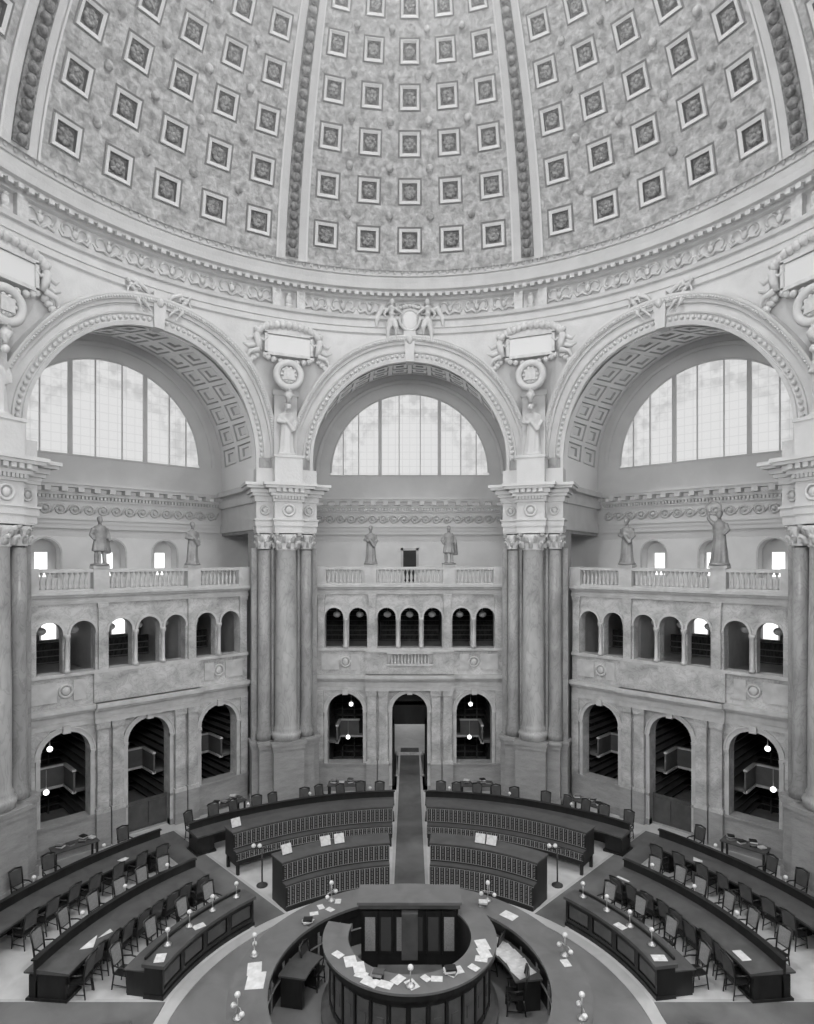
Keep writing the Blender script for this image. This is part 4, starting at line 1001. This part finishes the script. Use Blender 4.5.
# work tables inside the ring on the right and left
for (a0, a1, lab) in ((38, 82, 'paper-strewn work desk inside the ring counter on the right'), (-80, -60, 'small work desk inside the ring counter on the left')):
    t = empty('work_desk', (0, CY, 0), label=lab, cat='desk')
    MB().arc(2.75, 3.5, .8, .85, a0, a1).build('tabletop', 'wood_mid', t)
    for a in (a0 + 2, a1 - 2): MB().arc(2.85, 3.45, 0, .8, a - 1.5, a + 1.5, 1).build('pedestal', 'wood', t)

# ---------------------------------------------------------------- chairs
def make_chair(back):
    t = empty('reading_chair', cat='chair'); kids = []
    def p(name, mb, m, par=t):
        o = mb.build(name, m, par); KIDS.setdefault(par.name, []).append(o) if par is t else None; return o
    # front is -Y, seat .45 high
    s_ = MB(); s_.add([(-.24, -.23, .42), (.24, -.23, .42), (.20, .22, .41), (-.20, .22, .41), (-.24, -.23, .465), (.24, -.23, .465), (.20, .22, .45), (-.20, .22, .45)],
                      [(0, 3, 2, 1), (4, 5, 6, 7), (0, 1, 5, 4), (1, 2, 6, 5), (2, 3, 7, 6), (3, 0, 4, 7)])
    p('seat', s_, 'wood')
    for sx in (-1, 1):
        p('leg', MB().tube([(sx * .21, -.2, .42), (sx * .23, -.23, 0)], [.024, .018], 6), 'wood')
        p('leg', MB().tube([(sx * .19, .2, .42), (sx * .2, .26, 0)], [.024, .018], 6), 'wood')
        a = MB(); a.tube([(sx * .22, .2, .68), (sx * .27, 0, .68), (sx * .26, -.2, .66)], .022, 6); a.tube([(sx * .26, -.17, .66), (sx * .23, -.15, .44)], .018, 6); p('armrest', a, 'wood')
    f = MB()
    for sx in (-1, 1): f.tube([(sx * .2, .2, .44), (sx * .21, .25, .8), (sx * .22, .32, 1.12)], .026, 6)
    f.tube([(-.22, .32, 1.1), (0, .34, 1.15), (.22, .32, 1.1)], .032, 6); f.tube([(-.2, .23, .6), (.2, .23, .6)], .02, 6)
    p('back_frame', f, 'wood')
    c_ = MB(); c_.add([(-.19, .225, .61), (.19, .225, .61), (.2, .315, 1.08), (-.2, .315, 1.08), (-.19, .24, .61), (.19, .24, .61), (.2, .33, 1.08), (-.2, .33, 1.08)],
                      [(0, 1, 2, 3), (5, 4, 7, 6), (0, 4, 5, 1), (2, 6, 7, 3)])
    p('backrest', c_, back)
    st_ = MB(); st_.tube([(-.22, -.22, .2), (.22, -.22, .2)], .013, 5)
    for sx in (-1, 1): st_.tube([(sx * .22, -.22, .14), (sx * .2, .24, .14)], .013, 5)
    p('stretcher', st_, 'wood')
    return t
protos = {b: [make_chair(b), True] for b in ('cane', 'wood_mid')}
def chair(x, y, rz, label, group):
    pr_ = protos['cane' if 'cane' in label else 'wood_mid']; chair0 = pr_[0]
    if pr_[1]:
        pr_[1] = False; c = chair0; c.location = (x, y, 0); c.rotation_euler = (0, 0, rz); c['label'] = label; c['group'] = group
    else: c = copy_tree(chair0, None, (x, y, 0), rz, label, group)
def chairs(r, azs, inward, fmt, group, jit=4, rj=.08):
    for i, a in enumerate(azs):
        rr = r + rnd.uniform(-rj, rj)
        x, y, _ = at(rr, a); chair(x, y, facing(a, inward) + R(rnd.uniform(-jit, jit)), fmt % ORD[i], group)
for s, side in ((1, 'right'), (-1, 'left')):
    g_ = 'chairs along the curved desks on the ' + side
    chairs(7.98, [s * a for a in (53.5, 61, 69.5, 78.5)], True, 'cane-backed armchair at the low ' + side + ' desk, %s from its top end', g_)
    chairs(8.98, [s * a for a in (53, 57, 60.5, 64.5, 68, 72, 75.5, 79.2, 82.0)], False, 'dark armchair tucked under the middle ' + side + ' desk, %s from the top', g_)
    chairs(10.78, [s * a for a in (53, 57.5, 62, 67, 72, 77.5)], True, 'cane-backed armchair behind the spine of the middle ' + side + ' desk, %s from its top end', g_, 10, .08)
    chairs(12.22, [s * a for a in (50.5, 54.5, 59, 63, 66.5, 70.5, 74)], False, 'dark armchair tucked under the outer ' + side + ' desk, %s from its top end', g_, 7, .05)
    chairs(14.4, [s * a for a in (51.5, 62.6, 67)], True, 'dark armchair by the ' + side + ' wall behind the outer desk, %s from the doorway', g_, 14, .12)
    chairs(13.95, [s * a for a in (6, 9.5, 13, 17, 20.5, 26, 29.5, 33, 37, 41)], True, 'dark chair behind the far curved desk, %s from the centre carpet, ' + side + ' side', 'chairs by the far wall on the ' + side, 25, .12)
    chairs(8.3, [s * a for a in (100, 106)], True, 'chair top at the bottom edge, %s from the ' + side + ' carpet', g_)
chair(2.35, 2.1 + CY, R(-120), 'dark armchair at the work desk inside the ring, nearer the top', 'chairs inside the ring counter')
chair(2.75, .65, R(-95), 'dark armchair at the work desk inside the ring, nearer the bottom', 'chairs inside the ring counter')
chair(-2.65, 1.6, R(70), 'dark armchair inside the ring counter on the left', 'chairs inside the ring counter')

# ---------------------------------------------------------------- lamps
def make_lamp(n, h, name):
    t = empty(name, cat='lamp')
    def p(nm, mb, m): o = mb.build(nm, m, t); KIDS.setdefault(t.name, []).append(o)
    p('base', MB().lathe([(.11, 0), (.11, .03), (.05, .06), (.03, .1)], n=12), 'brass')
    p('stem', MB().tube([(0, 0, .08), (0, 0, h)], .016, 6), 'brass')
    if n == 3:
        ar = MB()
        for s in (-1, 1): ar.tube([(0, 0, h * .55), (s * .12, 0, h * .6), (s * .2, 0, h * .5)], .012, 6)
        p('branch', ar, 'brass')
        for s in (-1, 1): p('globe', MB().ball((s * .2, 0, h * .5 - .05), .065, n=10), 'globe')
    p('globe', MB().ball((0, 0, h + .05), .07, n=10), 'globe')
    return t
LG = 'three-globe brass lamps on the ring counter'
l0 = make_lamp(3, .5, 'counter_lamp'); used = False
for a, lab in ((-35, 'far left'), (35, 'far right'), (-79, 'left'), (79, 'right'), (-110, 'lower left'), (110, 'lower right')):
    x, y, _ = at(4.2, a); L = 'three-globe lamp standing on the %s of the ring counter' % lab
    if not used: used = True; l0.location = (x, y + CY, 1.25); l0.rotation_euler = (0, 0, -R(a) + .4); l0['label'] = L; l0['group'] = LG
    else: copy_tree(l0, None, (x, y + CY, 1.25), -R(a) + .4, L, LG)
l1 = make_lamp(1, .38, 'desk_lamp'); l1.location = (0.02, CDY - 2.0, CH); l1['label'] = 'white-globed lamp at the front of the round central desk'; l1['group'] = 'single desk lamps'
for s, side in ((1, 'right'), (-1, 'left')):
    for i, a in enumerate((52, 59.5, 67, 74.5)):
        x, y, _ = at(7.05, s * a); copy_tree(l1, None, (x, y, .95), 0, 'small globe lamp on the low %s desk, %s from its top end' % (side, ORD[i]), 'single desk lamps')
    for i, a in enumerate((55, 64, 73)):
        x, y, _ = at(10.22, s * a); copy_tree(l1, None, (x, y, .79), 0, 'small globe lamp behind the middle %s desk spine, %s from the top' % (side, ORD[i]), 'single desk lamps')
    for i, a in enumerate((57, 68)):
        x, y, _ = at(13.45, s * a); copy_tree(l1, None, (x, y, .79), 0, 'small globe lamp behind the outer %s desk spine, %s from the top' % (side, ORD[i]), 'single desk lamps')
    for i, a in enumerate((8, 20, 32)):
        x, y, _ = at(13.15, s * a); copy_tree(l1, None, (x, y, .79), 0, 'small globe lamp on the far %s desk, %s from the centre carpet' % (side, ORD[i]), 'single desk lamps')
    # floor standard between the two catalogues
    t = empty('floor_lamp', at(8.65, s * 38.0), label='brass floor standard with small globes beyond the %s card catalogue' % side, cat='lamp', group='floor standards')
    MB().lathe([(.2, 0), (.2, .04), (.06, .1), (.03, .16)], n=14).build('base', 'dark', t); MB().tube([(0, 0, .1), (0, 0, 1.35)], .028, 8).build('pole', 'dark', t)
    MB().tube([(-.35, 0, 1.32), (0, 0, 1.36), (.35, 0, 1.32)], .022, 6).build('crossbar', 'dark', t)
    for x in (-.3, -.08): MB().ball((x, -.02, 1.45), .08, n=10).build('globe', 'globe', t)
# glowing lamps in the alcoves
lm = MB().ball((0, 0, 0), .11, n=10).mesh('globe', M['glass_lamp'])
lr = MB().tube([(0, 0, .1), (0, 0, .9)], .012, 5).mesh('hanger', M['brass'])
def hang(az, x, y, z, label):
    a = R(az); t = empty('hanging_lamp', (x * cos(a) + y * sin(a), -x * sin(a) + y * cos(a), z), label=label, cat='lamp', group='glowing globe lamps in the alcoves')
    for nm, me in (('globe', lm), ('hanger', lr)): o = bpy.data.objects.new(nm, me); COL.objects.link(o); o.parent = t
hang(0, 0, 16.9, 4.15, 'small glowing globe lamp in the head of the central doorway')
hang(0, -3.08, 17.0, 4.15, 'glowing lamp high in the alcove left of the central doorway'); hang(0, 3.2, 17.0, 4.15, 'glowing lamp high in the alcove right of the central doorway')
hang(0, -3.25, 17.1, 2.39, 'glowing lamp low in the alcove left of the central doorway'); hang(0, 3.15, 17.1, 2.39, 'glowing lamp low in the alcove right of the central doorway')
hang(-45, -3.7, 17.0, 2.38, 'glowing lamp in the nearest alcove of the left bay'); hang(45, 3.7, 17.0, 2.5, 'glowing lamp in the nearest alcove of the right bay')
hang(-45, -3.57, 17.0, 4.1, 'upper glowing lamp in the nearest alcove of the left bay'); hang(45, 3.5, 17.0, 4.1, 'upper glowing lamp in the nearest alcove of the right bay')
# pale round ceiling lights seen through the heads of the upper arches
pm = MB().ball((0, 0, 0), .2, 1, 1, .8, n=12).mesh('globe', M['globe'])
for az, nm in ((0, 'central'), (45, 'right'), (-45, 'left')):
    for i, x in enumerate(UPP):
        a = R(az); y = A + 1.2; t = empty('gallery_globe', (x * cos(a) + y * sin(a), -x * sin(a) + y * cos(a), 8.85), label='white globe in the head of the %s upper arch of the %s bay' % (ORD[i], nm), cat='lamp', group='globes behind the upper arches')
        for n2, me in (('globe', pm), ('hanger', lr)): o = bpy.data.objects.new(n2, me); COL.objects.link(o); o.parent = t

# ---------------------------------------------------------------- papers, books, placards
pap = MB(); pap.box(-.15, .15, -.21, .21, 0, .006); papm = pap.mesh('paper', M['paper'])
def paper(x, y, z, rz, sc, label, group='loose papers'):
    o = bpy.data.objects.new('paper_sheet', papm); COL.objects.link(o); o.location = (x, y, z); o.rotation_euler = (0, 0, rz); o.scale = (sc, sc, 1)
    tag(o, label, 'paper', group)
for i in range(16):
    a = 104 + i * 9.2 + rnd.uniform(-2, 2); rr = rnd.uniform(1.78, 2.08)
    x, y, _ = at(rr, a); paper(x, y + CDY, CH + .002 + .007 * (i % 2), rnd.uniform(0, 3), rnd.uniform(.55, 1.05), 'white paper lying on the rim of the round central desk among others', 'papers on the central desk rim')
def ring_paper(r, a, rz, sc, lab): x, y, _ = at(r, a); paper(x, y + CY, 1.252, rz, sc, lab, 'papers on the ring counter')
ring_paper(3.85, -92.5, .1, 1.5, 'large white sheet on the left of the ring counter'); ring_paper(4.0, -86, .2, 1.2, 'white sheet overlapping the large one on the left of the ring counter')
for i, (r_, a) in enumerate(((4.05, -33), (3.8, -39), (3.95, -46), (3.75, -51), (4.1, -41))): ring_paper(r_, a, i * .9, .6, 'small paper on the far left of the ring counter, %s of five' % ORD[i])
ring_paper(4.1, 83, .2, .7, 'small white slip on the right of the ring counter'); ring_paper(3.95, 48, .8, 1.1, 'crumpled pale sheet on the far right of the ring counter')
for i, a in enumerate((44, 51, 57, 63, 70, 76)):
    x, y, _ = at(3.1, a); paper(x, y + CY, .853 + .001 * i, -R(a) + rnd.uniform(-.3, .3), 1.35, 'broad white sheet on the work desk inside the ring, %s from the top' % ORD[i], 'papers on the work desk')
for s, side in ((1, 'right'), (-1, 'left')):
    for i, (r_, a, z, sc) in enumerate(((9.4, 52 if s > 0 else 73.5, .812, 1.1), (9.5, 80 if s > 0 else 76.5, .82, 1.5), (12.7, 56, .82, 1.0), (6.8, 66, .952, .8), (6.9, 79, .952, .9))):
        x, y, _ = at(r_, s * a); paper(x, y, z, .7 * s + i, sc, ('paper near the top of the middle %s desk', 'bright paper near the bottom of the middle %s desk', 'paper on the outer %s desk', 'paper halfway along the low %s desk', 'paper near the bottom of the low %s desk')[i] % side, 'papers on the reader desks')
def placard(x, y, z, rz, lab, w_=.36, h_=.3):
    t = empty('placard', (x, y, z), rz=rz, label=lab, cat='sign', group='white placards on the catalogues')
    b = MB(); b.add([(-w_ / 2, -.02, .02), (w_ / 2, -.02, .02), (w_ / 2, .12, h_), (-w_ / 2, .12, h_), (-w_ / 2, 0, .02), (w_ / 2, 0, .02), (w_ / 2, .14, h_), (-w_ / 2, .14, h_)],
                     [(0, 1, 2, 3), (5, 4, 7, 6), (0, 4, 5, 1), (2, 6, 7, 3), (1, 5, 6, 2), (0, 3, 7, 4)]); b.build('card', 'paper', t)
    MB().box(-w_ / 2, w_ / 2, -.05, .16, 0, .02).build('foot', 'wood', t)
for r_, a, lab in ((7.2, -24.5, 'outer of two placards on the left card catalogue'), (7.2, -20.5, 'inner of two placards on the left card catalogue'), (7.2, 20.5, 'inner of two placards on the right card catalogue'),
                   (7.2, 23.8, 'outer of two placards on the right card catalogue'), (7.3, -35.5, 'placard at the outer end of the left card catalogue'), (10.45, -39.2, 'placard at the outer end of the second left catalogue')):
    x, y, _ = at(r_, a); placard(x, y, 1.56, -R(a), lab)
# book piles: each book a thing
bkm = [MB().box(-.13, .13, -.1, .1, 0, h).mesh('book', M[m]) for h, m in ((.05, 'paper'), (.04, 'wood_mid'), (.06, 'cane'), (.045, 'wood'))]
def pile(x, y, z, n, where):
    for k in range(n):
        m = (k * 7 + int(abs(x) * 10)) % 4; o = bpy.data.objects.new('book', bkm[m]); COL.objects.link(o); o.location = (x + rnd.uniform(-.02, .02), y + rnd.uniform(-.02, .02), z); o.rotation_euler = (0, 0, rnd.uniform(-.5, .5))
        z += (.05, .04, .06, .045)[m]; tag(o, '%s book, %s up in pile %s' % (('pale', 'brown', 'grey', 'dark')[m], ORD[k], where), 'book', 'piled books')
def side_table(az, r_, lab, where):
    x, y, _ = at(r_, az); t = empty('side_table', (x, y, 0), rz=-R(45 if az > 0 else -45) if abs(az) > 25 else 0, label=lab, cat='table')
    MB().box(-.8, .8, -.35, .35, .72, .77).build('table_top', 'wood_mid', t)
    for sx in (-.73, .73):
        for sy in (-.28, .28): MB().box(sx - .035, sx + .035, sy - .035, sy + .035, 0, .72).build('leg', 'wood', t)
    ang = t.rotation_euler.z
    for k, (dx, n) in enumerate(((-.5, 4), (-.12, 2), (.3, 5), (.6, 2))):
        pile(x + dx * cos(ang), y + dx * sin(ang), .77, n, ('one', 'two', 'three', 'four')[k] + ' of the table ' + where)
side_table(-57, 15.45, 'dark table heaped with books against the left wall', 'by the left wall')
side_table(57, 15.45, 'dark table heaped with books against the right wall', 'by the right wall')
side_table(-12.2, 15.2, 'dark table with books below the alcove left of the doorway', 'left of the doorway')
side_table(12.5, 15.2, 'dark table below the alcove right of the doorway', 'right of the doorway')
side_table(-33.5, 15.0, 'dark table with books in front of the third left arch', 'before the third left arch')
side_table(32.5, 15.0, 'dark table with books in front of the third right arch', 'before the third right arch')
# bundles on the central desk and ring counter
for x, y, w_, nm in ((.95, CDY - 1.55, CH, 'on the front right of the central desk rim'), (-.75, CDY - 1.68, CH, 'on the front left of the central desk rim'), (3.45 * sin(R(36)) + .2, 3.45 * cos(R(36)) + .5, 1.25, 'on the far right of the ring counter'), (-2.95, 2.4, 1.25, 'on the left inner edge of the ring counter')):
    pile(x, y, w_, 3, nm)
bpy.context.view_layer.update()
# scatter volume added to imitate veiling glare and lift the upper hall's tones
hz = bpy.data.materials.new('glare_volume'); hz.use_nodes = True
N_ = hz.node_tree.nodes; N_.remove(N_['Principled BSDF']); vs_ = N_.new('ShaderNodeVolumeScatter')
vs_.inputs['Color'].default_value = (1, 1, 1, 1); vs_.inputs['Density'].default_value = 0.015; vs_.inputs['Anisotropy'].default_value = 0.2
hz.node_tree.links.new(vs_.outputs[0], N_['Material Output'].inputs['Volume'])
hm = MB(); hm.prism([at(14.5, a)[:2] for a in range(0, 360, 15)], 12.6, 22.6)
ho = hm.build('glare_haze', hz); tag(ho, 'added faint haze imitating lens glare in the upper hall', 'haze', kind='stuff')
